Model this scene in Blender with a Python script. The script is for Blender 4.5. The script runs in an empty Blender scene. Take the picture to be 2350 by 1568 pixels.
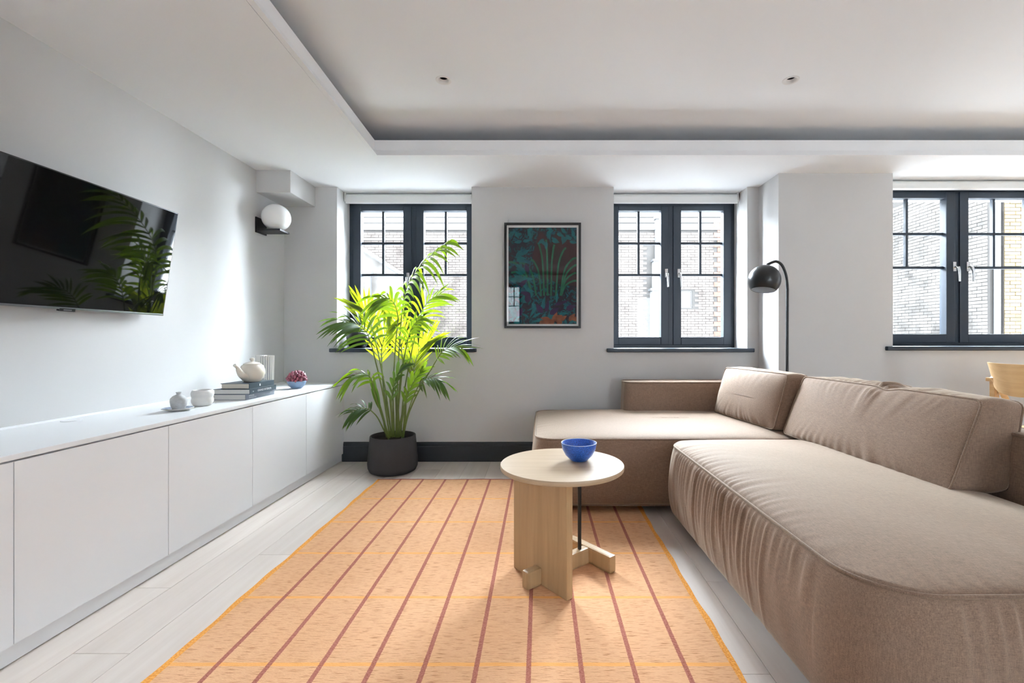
import bpy, bmesh, math, random
import numpy as np
from mathutils import Vector, Matrix

S = bpy.context.scene
COL = S.collection
PI = math.pi
rnd = random.Random(7)

# ------------------------------------------------------------------ camera
F = 1044.0; CX = 1238.0; CY = 780.0; CH = 1.05
cam = bpy.data.objects.new('camera', bpy.data.cameras.new('camera'))
COL.objects.link(cam)
cam.location = (0, 0, CH); cam.rotation_euler = (PI / 2, 0, 0)
cam.data.sensor_width = 36.0
cam.data.lens = F / 2350 * 36
cam.data.shift_x = -(CX - 1175) / 2350
cam.data.shift_y = -(784 - CY) / 2350
cam.data.clip_start = 0.02
S.camera = cam

# ------------------------------------------------------------------ world, light, exposure
WORLD = 116.0
w = bpy.data.worlds.new('world'); S.world = w; w.use_nodes = True
bg = w.node_tree.nodes['Background']
bg.inputs[0].default_value = (0.80, 0.905, 1.0, 1); bg.inputs[1].default_value = WORLD
S.view_settings.view_transform = 'Standard'
S.view_settings.look = 'None'
S.view_settings.exposure = 0.1
S.view_settings.gamma = 1.0
S.view_settings.use_curve_mapping = False
S.cycles.diffuse_bounces = 8; S.cycles.max_bounces = 16; S.cycles.transparent_max_bounces = 16


def portal(name, loc, rot, sx, sy):
    l = bpy.data.lights.new(name, 'AREA'); l.shape = 'RECTANGLE'; l.size = sx; l.size_y = sy
    l.cycles.is_portal = True
    o = bpy.data.objects.new(name, l); o.location = loc; o.rotation_euler = rot
    COL.objects.link(o)


portal('portal', (3.45, -5.25, 1.15), (PI / 2, 0, 0), 1.1, 2.3)
# portals only tell the renderer where the sky comes in
portal('portal', (-1.165, 4.30, 1.64), (-PI / 2, 0, 0), 1.16, 1.33)
portal('portal', (1.22, 4.30, 1.64), (-PI / 2, 0, 0), 1.16, 1.33)
portal('portal', (3.50, 3.95, 1.64), (-PI / 2, 0, 0), 1.40, 1.31)
portal('portal', (5.5, 3.95, 1.64), (-PI / 2, 0, 0), 1.5, 1.31)
portal('portal', (-0.81, -5.25, 1.77), (PI / 2, 0, 0), 0.6, 1.08)


# ------------------------------------------------------------------ material helpers
def mat(name, color, rough=0.5, spec=0.5, metal=0.0, noise=0.0, nscale=20.0, bump=0.0, bscale=200.0,
        stretch=(1, 1, 1), sheen=0.0, rand=0.0, ior=1.5, coat=0.0):
    m = bpy.data.materials.new(name); m.use_nodes = True
    nt = m.node_tree; N = nt.nodes; L = nt.links
    b = N['Principled BSDF']
    b.inputs['Base Color'].default_value = (*color, 1)
    b.inputs['Roughness'].default_value = rough
    b.inputs['Metallic'].default_value = metal
    b.inputs['Specular IOR Level'].default_value = spec
    b.inputs['IOR'].default_value = ior
    b.inputs['Coat Weight'].default_value = coat
    b.inputs['Sheen Weight'].default_value = sheen
    tc = N.new('ShaderNodeTexCoord'); mp = N.new('ShaderNodeMapping')
    mp.inputs['Scale'].default_value = stretch
    L.new(tc.outputs['Object'], mp.inputs['Vector'])
    if noise or rand:
        hsv = N.new('ShaderNodeHueSaturation'); hsv.inputs['Color'].default_value = (*color, 1)
        val = N.new('ShaderNodeMath'); val.operation = 'ADD'; val.inputs[0].default_value = 1; val.inputs[1].default_value = 0
        if noise:
            n = N.new('ShaderNodeTexNoise'); n.inputs['Scale'].default_value = nscale; n.inputs['Detail'].default_value = 5
            L.new(mp.outputs[0], n.inputs['Vector'])
            mr = N.new('ShaderNodeMapRange'); mr.inputs[3].default_value = 1 - noise; mr.inputs[4].default_value = 1 + noise
            mr.inputs[1].default_value = 0.25; mr.inputs[2].default_value = 0.75
            L.new(n.outputs[0], mr.inputs[0]); L.new(mr.outputs[0], val.inputs[0])
        if rand:
            oi = N.new('ShaderNodeObjectInfo')
            mr2 = N.new('ShaderNodeMapRange'); mr2.inputs[3].default_value = -rand; mr2.inputs[4].default_value = rand
            L.new(oi.outputs['Random'], mr2.inputs[0]); L.new(mr2.outputs[0], val.inputs[1])
        L.new(val.outputs[0], hsv.inputs['Value']); L.new(hsv.outputs[0], b.inputs['Base Color'])
    if bump:
        n2 = N.new('ShaderNodeTexNoise'); n2.inputs['Scale'].default_value = bscale; n2.inputs['Detail'].default_value = 3
        L.new(mp.outputs[0], n2.inputs['Vector'])
        bp = N.new('ShaderNodeBump'); bp.inputs['Strength'].default_value = bump; bp.inputs['Distance'].default_value = 0.002
        L.new(n2.outputs[0], bp.inputs['Height']); L.new(bp.outputs[0], b.inputs['Normal'])
    return m


def wood(name, c1, c2, rough=0.45, axis='y', scale=1.0, rand=0.0):
    m = bpy.data.materials.new(name); m.use_nodes = True
    nt = m.node_tree; N = nt.nodes; L = nt.links; b = N['Principled BSDF']
    b.inputs['Roughness'].default_value = rough
    tc = N.new('ShaderNodeTexCoord'); mp = N.new('ShaderNodeMapping')
    sc = {'x': (0.8, 14, 14), 'y': (14, 0.8, 14), 'z': (14, 14, 0.8)}[axis]
    mp.inputs['Scale'].default_value = [s * scale for s in sc]
    L.new(tc.outputs['Object'], mp.inputs['Vector'])
    oi = N.new('ShaderNodeObjectInfo')
    off = N.new('ShaderNodeVectorMath'); off.operation = 'MULTIPLY_ADD'
    cmb = N.new('ShaderNodeCombineXYZ')
    for i in range(3): L.new(oi.outputs['Random'], cmb.inputs[i])
    off.inputs[1].default_value = (37, 11, 23)
    L.new(cmb.outputs[0], off.inputs[0]); L.new(mp.outputs[0], off.inputs[2])
    n = N.new('ShaderNodeTexNoise'); n.inputs['Scale'].default_value = 1.6; n.inputs['Detail'].default_value = 8
    n.inputs['Roughness'].default_value = 0.62; n.inputs['Distortion'].default_value = 0.5
    L.new(off.outputs[0], n.inputs['Vector'])
    cr = N.new('ShaderNodeValToRGB')
    cr.color_ramp.elements[0].position = 0.3; cr.color_ramp.elements[0].color = (*c1, 1)
    cr.color_ramp.elements[1].position = 0.7; cr.color_ramp.elements[1].color = (*c2, 1)
    L.new(n.outputs[0], cr.inputs[0])
    hsv = N.new('ShaderNodeHueSaturation'); L.new(cr.outputs[0], hsv.inputs['Color'])
    mr = N.new('ShaderNodeMapRange'); mr.inputs[3].default_value = 1 - rand; mr.inputs[4].default_value = 1 + rand
    L.new(oi.outputs['Random'], mr.inputs[0]); L.new(mr.outputs[0], hsv.inputs['Value'])
    L.new(hsv.outputs[0], b.inputs['Base Color'])
    bp = N.new('ShaderNodeBump'); bp.inputs['Strength'].default_value = 0.12; bp.inputs['Distance'].default_value = 0.001
    L.new(n.outputs[0], bp.inputs['Height']); L.new(bp.outputs[0], b.inputs['Normal'])
    return m


def glass_mat(name, refl=0.04, tint=(1, 1, 1)):
    m = bpy.data.materials.new(name); m.use_nodes = True
    nt = m.node_tree; N = nt.nodes; L = nt.links
    N.remove(N['Principled BSDF'])
    out = N['Material Output']
    t = N.new('ShaderNodeBsdfTransparent'); t.inputs[0].default_value = (*tint, 1)
    g = N.new('ShaderNodeBsdfGlossy'); g.inputs['Roughness'].default_value = 0.0
    lw = N.new('ShaderNodeLayerWeight'); lw.inputs[0].default_value = 0.5
    pw = N.new('ShaderNodeMath'); pw.operation = 'POWER'; pw.inputs[1].default_value = 5; L.new(lw.outputs['Facing'], pw.inputs[0])
    ma = N.new('ShaderNodeMath'); ma.operation = 'MULTIPLY_ADD'; ma.inputs[1].default_value = 1 - refl; ma.inputs[2].default_value = refl
    L.new(pw.outputs[0], ma.inputs[0])
    mx = N.new('ShaderNodeMixShader'); L.new(ma.outputs[0], mx.inputs[0])
    L.new(t.outputs[0], mx.inputs[1]); L.new(g.outputs[0], mx.inputs[2]); L.new(mx.outputs[0], out.inputs[0])
    return m


M = {}
M['wall'] = mat('wall_paint', (0.555, 0.550, 0.545), 0.85, 0.2, noise=0.015, nscale=3, bump=0.03, bscale=250)
M['darkwall'] = mat('dark_wall_paint', (0.58, 0.59, 0.60), 0.8, 0.2, noise=0.015, nscale=3, bump=0.03, bscale=250)
M['palewall'] = mat('pale_blocker_paint', (0.30, 0.30, 0.30), 0.9, 0.1, noise=0.05, nscale=2)  # for the unseen wall added behind the rear openings
M['ceil'] = mat('ceiling_paint', (0.875, 0.89, 0.91), 0.9, 0.15, bump=0.02, bscale=250)
M['cabinet'] = mat('cabinet_lacquer', (0.79, 0.80, 0.815), 0.38, 0.4, bump=0.01, bscale=100)
M['counter'] = mat('counter_lacquer', (0.82, 0.83, 0.84), 0.3, 0.45)
M['navy'] = mat('window_paint', (0.013, 0.020, 0.031), 0.42, 0.35)
M['skirting'] = mat('skirting_paint', (0.013, 0.015, 0.02), 0.45, 0.4)
M['glass'] = glass_mat('pane_glass')
M['picglass'] = glass_mat('picture_glass', 0.022)
M['chrome'] = mat('chrome', (0.75, 0.75, 0.75), 0.18, 0.5, metal=1.0)
M['blind'] = mat('blind_fabric', (0.78, 0.79, 0.78), 0.8, 0.2, bump=0.05, bscale=600)
M['plank'] = wood('pale_oak_plank', (0.59, 0.51, 0.455), (0.68, 0.61, 0.555), 0.42, 'y', 0.7, rand=0.05)
M['oak'] = wood('oak_side_table', (0.34, 0.218, 0.105), (0.43, 0.285, 0.148), 0.45, 'z', 1.6)
M['oaktop'] = wood('oak_table_top', (0.38, 0.275, 0.175), (0.45, 0.335, 0.22), 0.38, 'x', 1.4)
M['chairwood'] = wood('chair_oak', (0.52, 0.31, 0.13), (0.63, 0.40, 0.19), 0.4, 'y', 1.5)
M['black'] = mat('black_metal', (0.006, 0.006, 0.0065), 0.42, 0.35)
M['lampblack'] = mat('black_enamel', (0.005, 0.0048, 0.0055), 0.3, 0.4)
M['lampwhite'] = mat('white_enamel', (0.72, 0.76, 0.80), 0.5, 0.4)
M['opal'] = mat('opal_glass', (0.90, 0.90, 0.90), 0.22, 0.5)
M['tvblack'] = mat('tv_bezel', (0.01, 0.01, 0.011), 0.3, 0.5)
M['tvscreen'] = mat('tv_screen', (0.0035, 0.0033, 0.004), 0.03, 0.4, ior=1.5)
M['tvmetal'] = mat('tv_metal', (0.22, 0.22, 0.24), 0.3, 0.5, metal=0.8)
M['pot'] = mat('charcoal_pot', (0.030, 0.027, 0.028), 0.75, 0.3, noise=0.12, nscale=9, bump=0.15, bscale=90)
M['soil'] = mat('soil', (0.018, 0.013, 0.010), 0.95, 0.1, bump=0.8, bscale=80)
M['cream'] = mat('cream_glaze', (0.74, 0.69, 0.60), 0.25, 0.5, noise=0.03, nscale=12)
M['white_ceramic'] = mat('white_ceramic', (0.80, 0.79, 0.765), 0.35, 0.5, noise=0.03, nscale=30)
M['grey_ceramic'] = mat('grey_ceramic', (0.50, 0.50, 0.49), 0.6, 0.4, noise=0.10, nscale=70, bump=0.2, bscale=150)
M['blue_glaze'] = mat('blue_glaze', (0.018, 0.085, 0.36), 0.3, 0.5, noise=0.75, nscale=230)
M['platerim'] = mat('plate_pattern', (0.22, 0.27, 0.36), 0.35, 0.5, noise=0.8, nscale=70)
M['bluerim'] = mat('pale_blue_rim', (0.45, 0.52, 0.66), 0.35, 0.5)
M['grey_blue'] = mat('grey_blue_glaze', (0.14, 0.20, 0.30), 0.35, 0.5)
M['purple'] = mat('purple_petals', (0.17, 0.035, 0.055), 0.3, 0.5, noise=0.4, nscale=40)
M['paper'] = mat('book_pages', (0.70, 0.64, 0.55), 0.85, 0.2, noise=0.12, nscale=60, stretch=(0.2, 0.2, 40))
M['paper2'] = mat('book_pages_white', (0.72, 0.71, 0.69), 0.85, 0.2, noise=0.10, nscale=60, stretch=(0.2, 0.2, 40))
M['cover_dark'] = mat('book_cover_dark', (0.045, 0.065, 0.080), 0.4, 0.4)
M['cover_slate'] = mat('book_cover_slate', (0.20, 0.215, 0.25), 0.4, 0.4)
M['cover_brown'] = mat('book_cover_brown', (0.18, 0.07, 0.035), 0.45, 0.4)
M['print_white'] = mat('print_white', (0.75, 0.76, 0.77), 0.6, 0.3)
M['brass'] = mat('gold_print', (0.55, 0.42, 0.22), 0.4, 0.5)
M['mat_board'] = mat('mat_board', (0.74, 0.735, 0.73), 0.9, 0.1)
M['downhole'] = mat('lamp_black_baffle', (0.008, 0.008, 0.010), 0.6, 0.3)
M['trimwhite'] = mat('fitting_white', (0.80, 0.79, 0.78), 0.5, 0.4)
M['stem'] = mat('palm_stem', (0.115, 0.155, 0.030), 0.45, 0.4, noise=0.35, nscale=14)
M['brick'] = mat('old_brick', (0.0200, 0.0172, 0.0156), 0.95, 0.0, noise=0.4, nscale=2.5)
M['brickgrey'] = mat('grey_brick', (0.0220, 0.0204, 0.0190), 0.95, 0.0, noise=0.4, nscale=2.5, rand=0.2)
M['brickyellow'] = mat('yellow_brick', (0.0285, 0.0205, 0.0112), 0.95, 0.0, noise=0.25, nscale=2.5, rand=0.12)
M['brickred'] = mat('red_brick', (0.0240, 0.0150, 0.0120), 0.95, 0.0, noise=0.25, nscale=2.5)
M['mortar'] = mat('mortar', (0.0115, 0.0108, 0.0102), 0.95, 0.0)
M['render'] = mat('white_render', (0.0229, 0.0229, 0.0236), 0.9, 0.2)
M['lead'] = mat('grey_lead', (0.0056, 0.0059, 0.0065), 0.7, 0.3)
M['pavement'] = mat('pavement', (0.55, 0.54, 0.52), 0.95, 0.1, noise=0.1, nscale=1)


def fabric_mat(name, c):
    m = bpy.data.materials.new(name); m.use_nodes = True
    nt = m.node_tree; N = nt.nodes; L = nt.links; b = N['Principled BSDF']
    b.inputs['Roughness'].default_value = 0.8; b.inputs['Specular IOR Level'].default_value = 0.2
    b.inputs['Sheen Weight'].default_value = 0.43; b.inputs['Sheen Roughness'].default_value = 0.4
    b.inputs['Sheen Tint'].default_value = (1, 0.88, 0.72, 1)
    tc = N.new('ShaderNodeTexCoord')
    outs = []
    for st in ((520, 520, 45), (45, 520, 520), (520, 45, 520)):
        mp = N.new('ShaderNodeMapping'); mp.inputs['Scale'].default_value = st
        n = N.new('ShaderNodeTexNoise'); n.inputs['Scale'].default_value = 1.0; n.inputs['Detail'].default_value = 2
        L.new(tc.outputs['Object'], mp.inputs[0]); L.new(mp.outputs[0], n.inputs['Vector']); outs.append(n.outputs[0])
    a = N.new('ShaderNodeMath'); a.operation = 'ADD'; L.new(outs[0], a.inputs[0]); L.new(outs[1], a.inputs[1])
    a2 = N.new('ShaderNodeMath'); a2.operation = 'ADD'; L.new(a.outputs[0], a2.inputs[0]); L.new(outs[2], a2.inputs[1])
    mr = N.new('ShaderNodeMapRange'); mr.inputs[1].default_value = 1.1; mr.inputs[2].default_value = 1.9
    mr.inputs[3].default_value = 0.68; mr.inputs[4].default_value = 1.32
    L.new(a2.outputs[0], mr.inputs[0])
    hsv = N.new('ShaderNodeHueSaturation'); hsv.inputs['Color'].default_value = (*c, 1)
    L.new(mr.outputs[0], hsv.inputs['Value']); L.new(hsv.outputs[0], b.inputs['Base Color'])
    bp = N.new('ShaderNodeBump'); bp.inputs['Strength'].default_value = 0.25; bp.inputs['Distance'].default_value = 0.001
    L.new(a2.outputs[0], bp.inputs['Height']); L.new(bp.outputs[0], b.inputs['Normal'])
    return m


M['fabric'] = fabric_mat('sofa_fabric', (0.198, 0.130, 0.092))
M['piping'] = fabric_mat('sofa_piping_fabric', (0.172, 0.112, 0.078))


def leaf_mat(name, c, ct):
    m = bpy.data.materials.new(name); m.use_nodes = True
    nt = m.node_tree; N = nt.nodes; L = nt.links
    b = N['Principled BSDF']; out = N['Material Output']
    b.inputs['Base Color'].default_value = (*c, 1); b.inputs['Roughness'].default_value = 0.38
    b.inputs['Specular IOR Level'].default_value = 0.55
    oi = N.new('ShaderNodeObjectInfo')
    hsv = N.new('ShaderNodeHueSaturation'); hsv.inputs['Color'].default_value = (*c, 1)
    mr = N.new('ShaderNodeMapRange'); mr.inputs[3].default_value = 0.75; mr.inputs[4].default_value = 1.3
    L.new(oi.outputs['Random'], mr.inputs[0]); L.new(mr.outputs[0], hsv.inputs['Value'])
    L.new(hsv.outputs[0], b.inputs['Base Color'])
    t = N.new('ShaderNodeBsdfTranslucent'); t.inputs[0].default_value = (*ct, 1)
    mx = N.new('ShaderNodeMixShader'); mx.inputs[0].default_value = 0.55
    L.new(b.outputs[0], mx.inputs[1]); L.new(t.outputs[0], mx.inputs[2]); L.new(mx.outputs[0], out.inputs[0])
    return m


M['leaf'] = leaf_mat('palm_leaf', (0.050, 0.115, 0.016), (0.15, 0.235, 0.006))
M['leafbright'] = leaf_mat('palm_leaf_backlit', (0.08, 0.16, 0.02), (0.225, 0.265, 0.006))  # brighter leaf copy, the glow of backlit fronds put into its colour
M['leafdark'] = leaf_mat('palm_leaf_dark', (0.03, 0.075, 0.02), (0.08, 0.14, 0.010))  # darker leaf tone


# ------------------------------------------------------------------ object helpers
def wloc(o):
    v = Vector((0, 0, 0))
    while o is not None:
        v += o.location; o = o.parent
    return v


def tag(o, label=None, cat=None, group=None, kind=None):
    if label: o['label'] = label
    if cat: o['category'] = cat
    if group: o['group'] = group
    if kind: o['kind'] = kind
    return o


def thing(name, loc, label=None, cat=None, group=None, kind=None):
    o = bpy.data.objects.new(name, None); COL.objects.link(o); o.location = loc
    o.empty_display_size = 0.1
    return tag(o, label, cat, group, kind)


def obj(name, bm, m, parent=None, loc=None, smooth=False, autos=None, keepn=False):
    """bm in world coordinates; becomes one mesh object, origin at parent's origin or loc"""
    org = wloc(parent) if parent is not None else Vector(loc or (0, 0, 0))
    bmesh.ops.translate(bm, verts=bm.verts, vec=-org)
    if not keepn: bmesh.ops.recalc_face_normals(bm, faces=bm.faces)
    me = bpy.data.meshes.new(name); bm.to_mesh(me); bm.free()
    if isinstance(m, (list, tuple)):
        for k in m: me.materials.append(k)
    else:
        me.materials.append(m)
    if smooth:
        for p in me.polygons: p.use_smooth = True
        if autos:
            me.set_sharp_from_angle(angle=math.radians(autos))
    o = bpy.data.objects.new(name, me); COL.objects.link(o)
    if parent is not None: o.parent = parent
    else: o.location = org
    return o


def box(bm, x0, x1, y0, y1, z0, z1, bev=0.0, mi=0, mtx=None):
    vs = [bm.verts.new(p) for p in ((x0, y0, z0), (x1, y0, z0), (x1, y1, z0), (x0, y1, z0),
                                    (x0, y0, z1), (x1, y0, z1), (x1, y1, z1), (x0, y1, z1))]
    fs = [bm.faces.new([vs[i] for i in f]) for f in ((3, 2, 1, 0), (4, 5, 6, 7), (0, 1, 5, 4), (1, 2, 6, 5), (2, 3, 7, 6), (3, 0, 4, 7))]
    for f in fs: f.material_index = mi
    if bev > 0:
        es = list({e for f in fs for e in f.edges})
        r = bmesh.ops.bevel(bm, geom=es, offset=bev, segments=2, profile=0.7, affect='EDGES')
        vs = list({v for f in r['faces'] for v in f.verts} | {v for v in vs if v.is_valid})
    if mtx is not None:
        bmesh.ops.transform(bm, matrix=mtx, verts=[v for v in vs if v.is_valid])
    return vs


def B(*a, **k):
    bm = bmesh.new(); box(bm, *a, **k); return bm


def lathe(bm, prof, c, n=40, mi=0, wave=None):
    """prof list of (r,z) around vertical axis at c"""
    rings = []
    for r, z in prof:
        if r < 1e-5:
            rings.append([bm.verts.new((c[0], c[1], c[2] + z))])
        else:
            rings.append([bm.verts.new((c[0] + r * (wave(a, r, z) if wave else 1) * math.cos(a), c[1] + r * (wave(a, r, z) if wave else 1) * math.sin(a), c[2] + z))
                          for a in [2 * PI * i / n for i in range(n)]])
    for A, Bq in zip(rings[:-1], rings[1:]):
        for i in range(n):
            j = (i + 1) % n
            if len(A) == 1 and len(Bq) == 1: continue
            if len(A) == 1: f = bm.faces.new((A[0], Bq[j], Bq[i]))
            elif len(Bq) == 1: f = bm.faces.new((A[i], A[j], Bq[0]))
            else: f = bm.faces.new((A[i], A[j], Bq[j], Bq[i]))
            f.material_index = mi
    return rings


def tube(bm, pts, rad, n=8, closed=False, cap=True, flat=None):
    pts = [Vector(p) for p in pts]
    rings = []
    up = Vector((0, 0, 1)); prev = None
    N_ = len(pts)
    for i, p in enumerate(pts):
        if closed: t = pts[(i + 1) % N_] - pts[i - 1]
        else: t = pts[min(i + 1, N_ - 1)] - pts[max(i - 1, 0)]
        if t.length < 1e-9: t = Vector((0, 0, 1))
        t.normalize()
        if prev is None:
            a = up if abs(t.dot(up)) < 0.95 else Vector((1, 0, 0))
            u = (a - t * a.dot(t)).normalized()
        else:
            u = (prev - t * prev.dot(t))
            u = u.normalized() if u.length > 1e-6 else prev
        prev = u
        v = t.cross(u)
        r = rad[i] if isinstance(rad, (list, tuple)) else rad
        rings.append([bm.verts.new(p + (u * math.cos(2 * PI * k / n) + v * math.sin(2 * PI * k / n)) * r) for k in range(n)])
    rng = range(N_) if closed else range(N_ - 1)
    for i in rng:
        A, C = rings[i], rings[(i + 1) % N_]
        for k in range(n):
            bm.faces.new((A[k], A[(k + 1) % n], C[(k + 1) % n], C[k]))
    if cap and not closed:
        bm.faces.new(rings[0][::-1]); bm.faces.new(rings[-1])


def catmull(P, n=8):
    P = [Vector(p) for p in P]
    Q = [P[0] * 2 - P[1]] + P + [P[-1] * 2 - P[-2]]
    out = []
    for i in range(1, len(Q) - 2):
        p0, p1, p2, p3 = Q[i - 1], Q[i], Q[i + 1], Q[i + 2]
        for k in range(n):
            t = k / n
            out.append(0.5 * ((2 * p1) + (p2 - p0) * t + (2 * p0 - 5 * p1 + 4 * p2 - p3) * t * t + (3 * p1 - p0 - 3 * p2 + p3) * t ** 3))
    out.append(P[-1])
    return out


def struct(name, bm, m, label=None, parent=None, **k):
    o = obj(name, bm, m, parent, **k)
    if parent is None: o['kind'] = 'structure'
    if label: o['label'] = label
    return o


# ================================================================== SETTING
D = 3.93          # back wall plane
ZC = 2.37         # dropped ceiling
ZU = 2.60         # coffer ceiling
XL = -2.205       # left wall
DR = 3.606        # plane of the wall at the right
XR = 6.5; YB = -5.0
SILL = 0.976

# floor
struct('floor', B(XL - 0.3, XR + 0.3, YB - 0.3, 4.35, -0.15, -0.005), M['plank'])
floor = bpy.data.objects['floor']
PW = 0.1905
pmesh = {}
rnd.seed(3)
for k in range(-1, 27):
    x0 = -1.561 + PW * k - PW
    y = {0: -0.478, 1: -0.478}.get(k, 0)
    if k == 1: y = 1.522 - 1.9
    elif k == 13: y = 1.975 - 1.9
    else: y = 0.95 - rnd.random() * 1.7
    first = True
    while y < D - 0.02:
        L_ = 1.9
        y1 = min(y + L_, D)
        ya = max(y, 0.6)
        if y1 - ya > 0.05:
            bm = B(x0 + 0.0008, x0 + PW - 0.0008, ya + 0.0008, y1 - 0.0008, -0.005, 0.0, bev=0.0012)
            obj('plank', bm, M['plank'], floor)
        y = y1 if y1 < D else 99

# walls
bm = bmesh.new()
YO = 4.36
box(bm, XL - 0.3, -1.749, D, YO, -0.1, 2.7)
box(bm, -0.586, 0.6415, D, YO, -0.1, 2.7)
box(bm, 1.795, 1.90, D, YO, -0.1, 2.7)
box(bm, -1.749, -0.586, D, YO, -0.1, SILL - 0.034)
box(bm, 0.6415, 1.795, D, YO, -0.1, SILL - 0.034)
box(bm, -1.749, -0.586, 4.20, YO, 2.300, 2.7)
box(bm, 0.6415, 1.795, 4.20, YO, 2.300, 2.7)
SILL3 = 0.998
box(bm, 1.895, 2.801, DR, YO, -0.1, 2.7)
box(bm, 2.801, 4.24, DR, 4.0, -0.1, SILL3 - 0.034)
box(bm, 2.801, 4.24, 3.85, 4.0, 2.300, 2.7)
box(bm, 4.24, 4.75, DR, 4.0, -0.1, 2.7); box(bm, 6.25, XR + 0.3, DR, 4.0, -0.1, 2.7)
box(bm, 4.75, 6.25, DR, 4.0, -0.1, SILL3 - 0.034); box(bm, 4.75, 6.25, DR, 4.0, 2.300, 2.7)
struct('wall_back', bm, M['wall'])
struct('wall_left', B(XL - 0.3, XL, YB - 0.3, D, -0.1, 2.7), M['wall'])
bm = B(XR, XR + 0.3, YB - 0.3, DR, -0.1, 2.7)
struct('wall_right', bm, M['darkwall'])
bm = bmesh.new()
box(bm, XL - 0.3, -1.1, YB - 0.3, YB, -0.1, 2.7); box(bm, -0.52, 2.9, YB - 0.3, YB, -0.1, 2.7); box(bm, 4.0, XR + 0.3, YB - 0.3, YB, -0.1, 2.7); box(bm, 2.9, 4.0, YB - 0.3, YB, 2.3, 2.7)  # unseen door-height opening on the right added to let fill light in
box(bm, -1.1, -0.52, YB - 0.3, YB, -0.1, 1.22); box(bm, -1.1, -0.52, YB - 0.3, YB, 2.3, 2.7)
struct('wall_rear', bm, M['darkwall'])

# ceiling: dropped border with cove lip, coffer above
def cx(y): return -1.189 + (3.283 - y) * 0.033     # left edge of the coffer
CF, CB, CRX = 3.283, -4.2, 5.6
bm = bmesh.new()
box(bm, XL - 0.3, XR + 0.3, CF + 0.0, YO, ZC, ZC + 0.03)
def prism(bm, pts, z0, z1):
    a = [bm.verts.new((x, y, z0)) for x, y in pts]; b = [bm.verts.new((x, y, z1)) for x, y in pts]
    bm.faces.new(a[::-1]); bm.faces.new(b); n = len(pts)
    for i in range(n): bm.faces.new((a[i], a[(i + 1) % n], b[(i + 1) % n], b[i]))
prism(bm, [(XL - 0.3, YB - 0.3), (cx(YB), YB - 0.3), (cx(CF), CF), (XL - 0.3, CF)], ZC, ZC + 0.03)
box(bm, CRX, XR + 0.3, YB - 0.3, CF, ZC, ZC + 0.03)
box(bm, cx(CB), CRX, YB - 0.3, CB, ZC, ZC + 0.03)
ceil_o = struct('ceiling', bm, M['ceil'])
# upper slab with two recessed-light holes
DL = [(-0.572, 2.715), (1.50, 2.715)]
bm = bmesh.new()
HS = 0.06
xs = sorted([XL - 0.3, XR + 0.3] + [v for x, y in DL for v in (x - HS, x + HS)])
ys = [YB - 0.3, DL[0][1] - HS, DL[0][1] + HS, YO]
for i in range(len(xs) - 1):
    for j in range(3):
        hole = j == 1 and any(abs((xs[i] + xs[i + 1]) / 2 - x) < 0.01 for x, y in DL)
        if not hole:
            bm.faces.new([bm.verts.new(p) for p in ((xs[i], ys[j], ZU), (xs[i + 1], ys[j], ZU), (xs[i + 1], ys[j + 1], ZU), (xs[i], ys[j + 1], ZU))])
R_H = 0.036
for x, y in DL:
    n = 32; inn = []; ou = []
    for i in range(n):
        a = 2 * PI * (i + 0.5) / n; c, s = math.cos(a), math.sin(a); k = HS / max(abs(c), abs(s))
        inn.append(bm.verts.new((x + R_H * c, y + R_H * s, ZU))); ou.append(bm.verts.new((x + k * c, y + k * s, ZU)))
    for i in range(n):
        j = (i + 1) % n; bm.faces.new((inn[i], inn[j], ou[j], ou[i]))
    for sx in (-1, 1):
        for sy in (-1, 1):
            cn = bm.verts.new((x + sx * HS, y + sy * HS, ZU))
            q = [v for v in ou if abs(abs(v.co.x - x) - HS) < 1e-5 and (v.co.x - x) * sx > 0 and (v.co.y - y) * sy > 0]
            r_ = [v for v in ou if abs(abs(v.co.y - y) - HS) < 1e-5 and (v.co.x - x) * sx > 0 and (v.co.y - y) * sy > 0]
            va = max(q, key=lambda v: abs(v.co.y - y)); vb = max(r_, key=lambda v: abs(v.co.x - x))
            if va is not vb: bm.faces.new((va, cn, vb))
obj('coffer_panel', bm, M['ceil'], ceil_o)
# roof slab over it keeps the light out
obj('roof_slab', B(XL - 0.3, XR + 0.3, YB - 0.3, YO, 2.70, 2.85), M['ceil'], ceil_o)
# lip (upstand with a chamfered lower strip)
def lip(p0, p1, nrm):
    """p0->p1 edge line, nrm points into the coffer"""
    bm = bmesh.new(); rows = []
    n = Vector((nrm[0], nrm[1], 0)).normalized()
    for off, z in ((0.0, ZC), (0.026, ZC + 0.002), (0.008, ZC + 0.043), (0.0, ZC + 0.044), (0.0, ZC + 0.121), (-0.02, ZC + 0.121), (-0.02, ZC + 0.03)):
        rows.append([bm.verts.new((p[0] + n.x * off, p[1] + n.y * off, z)) for p in (p0, p1)])
    for a, b in zip(rows[:-1], rows[1:]): bm.faces.new((a[0], a[1], b[1], b[0]))
    obj('cove_lip', bm, M['ceil'], ceil_o)
lip((cx(CF), CF), (CRX, CF), (0, -1)); lip((cx(CB), CB), (cx(CF), CF), (1, 0.033))
lip((CRX, CF), (CRX, CB), (-1, 0)); lip((CRX, CB), (cx(CB), CB), (0, 1))

# boxed-in corner under the ceiling
struct('trim_1', B(XL, -1.938, 3.54, D, 2.197, ZC + 0.01, bev=0.002), M['wall'])

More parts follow.
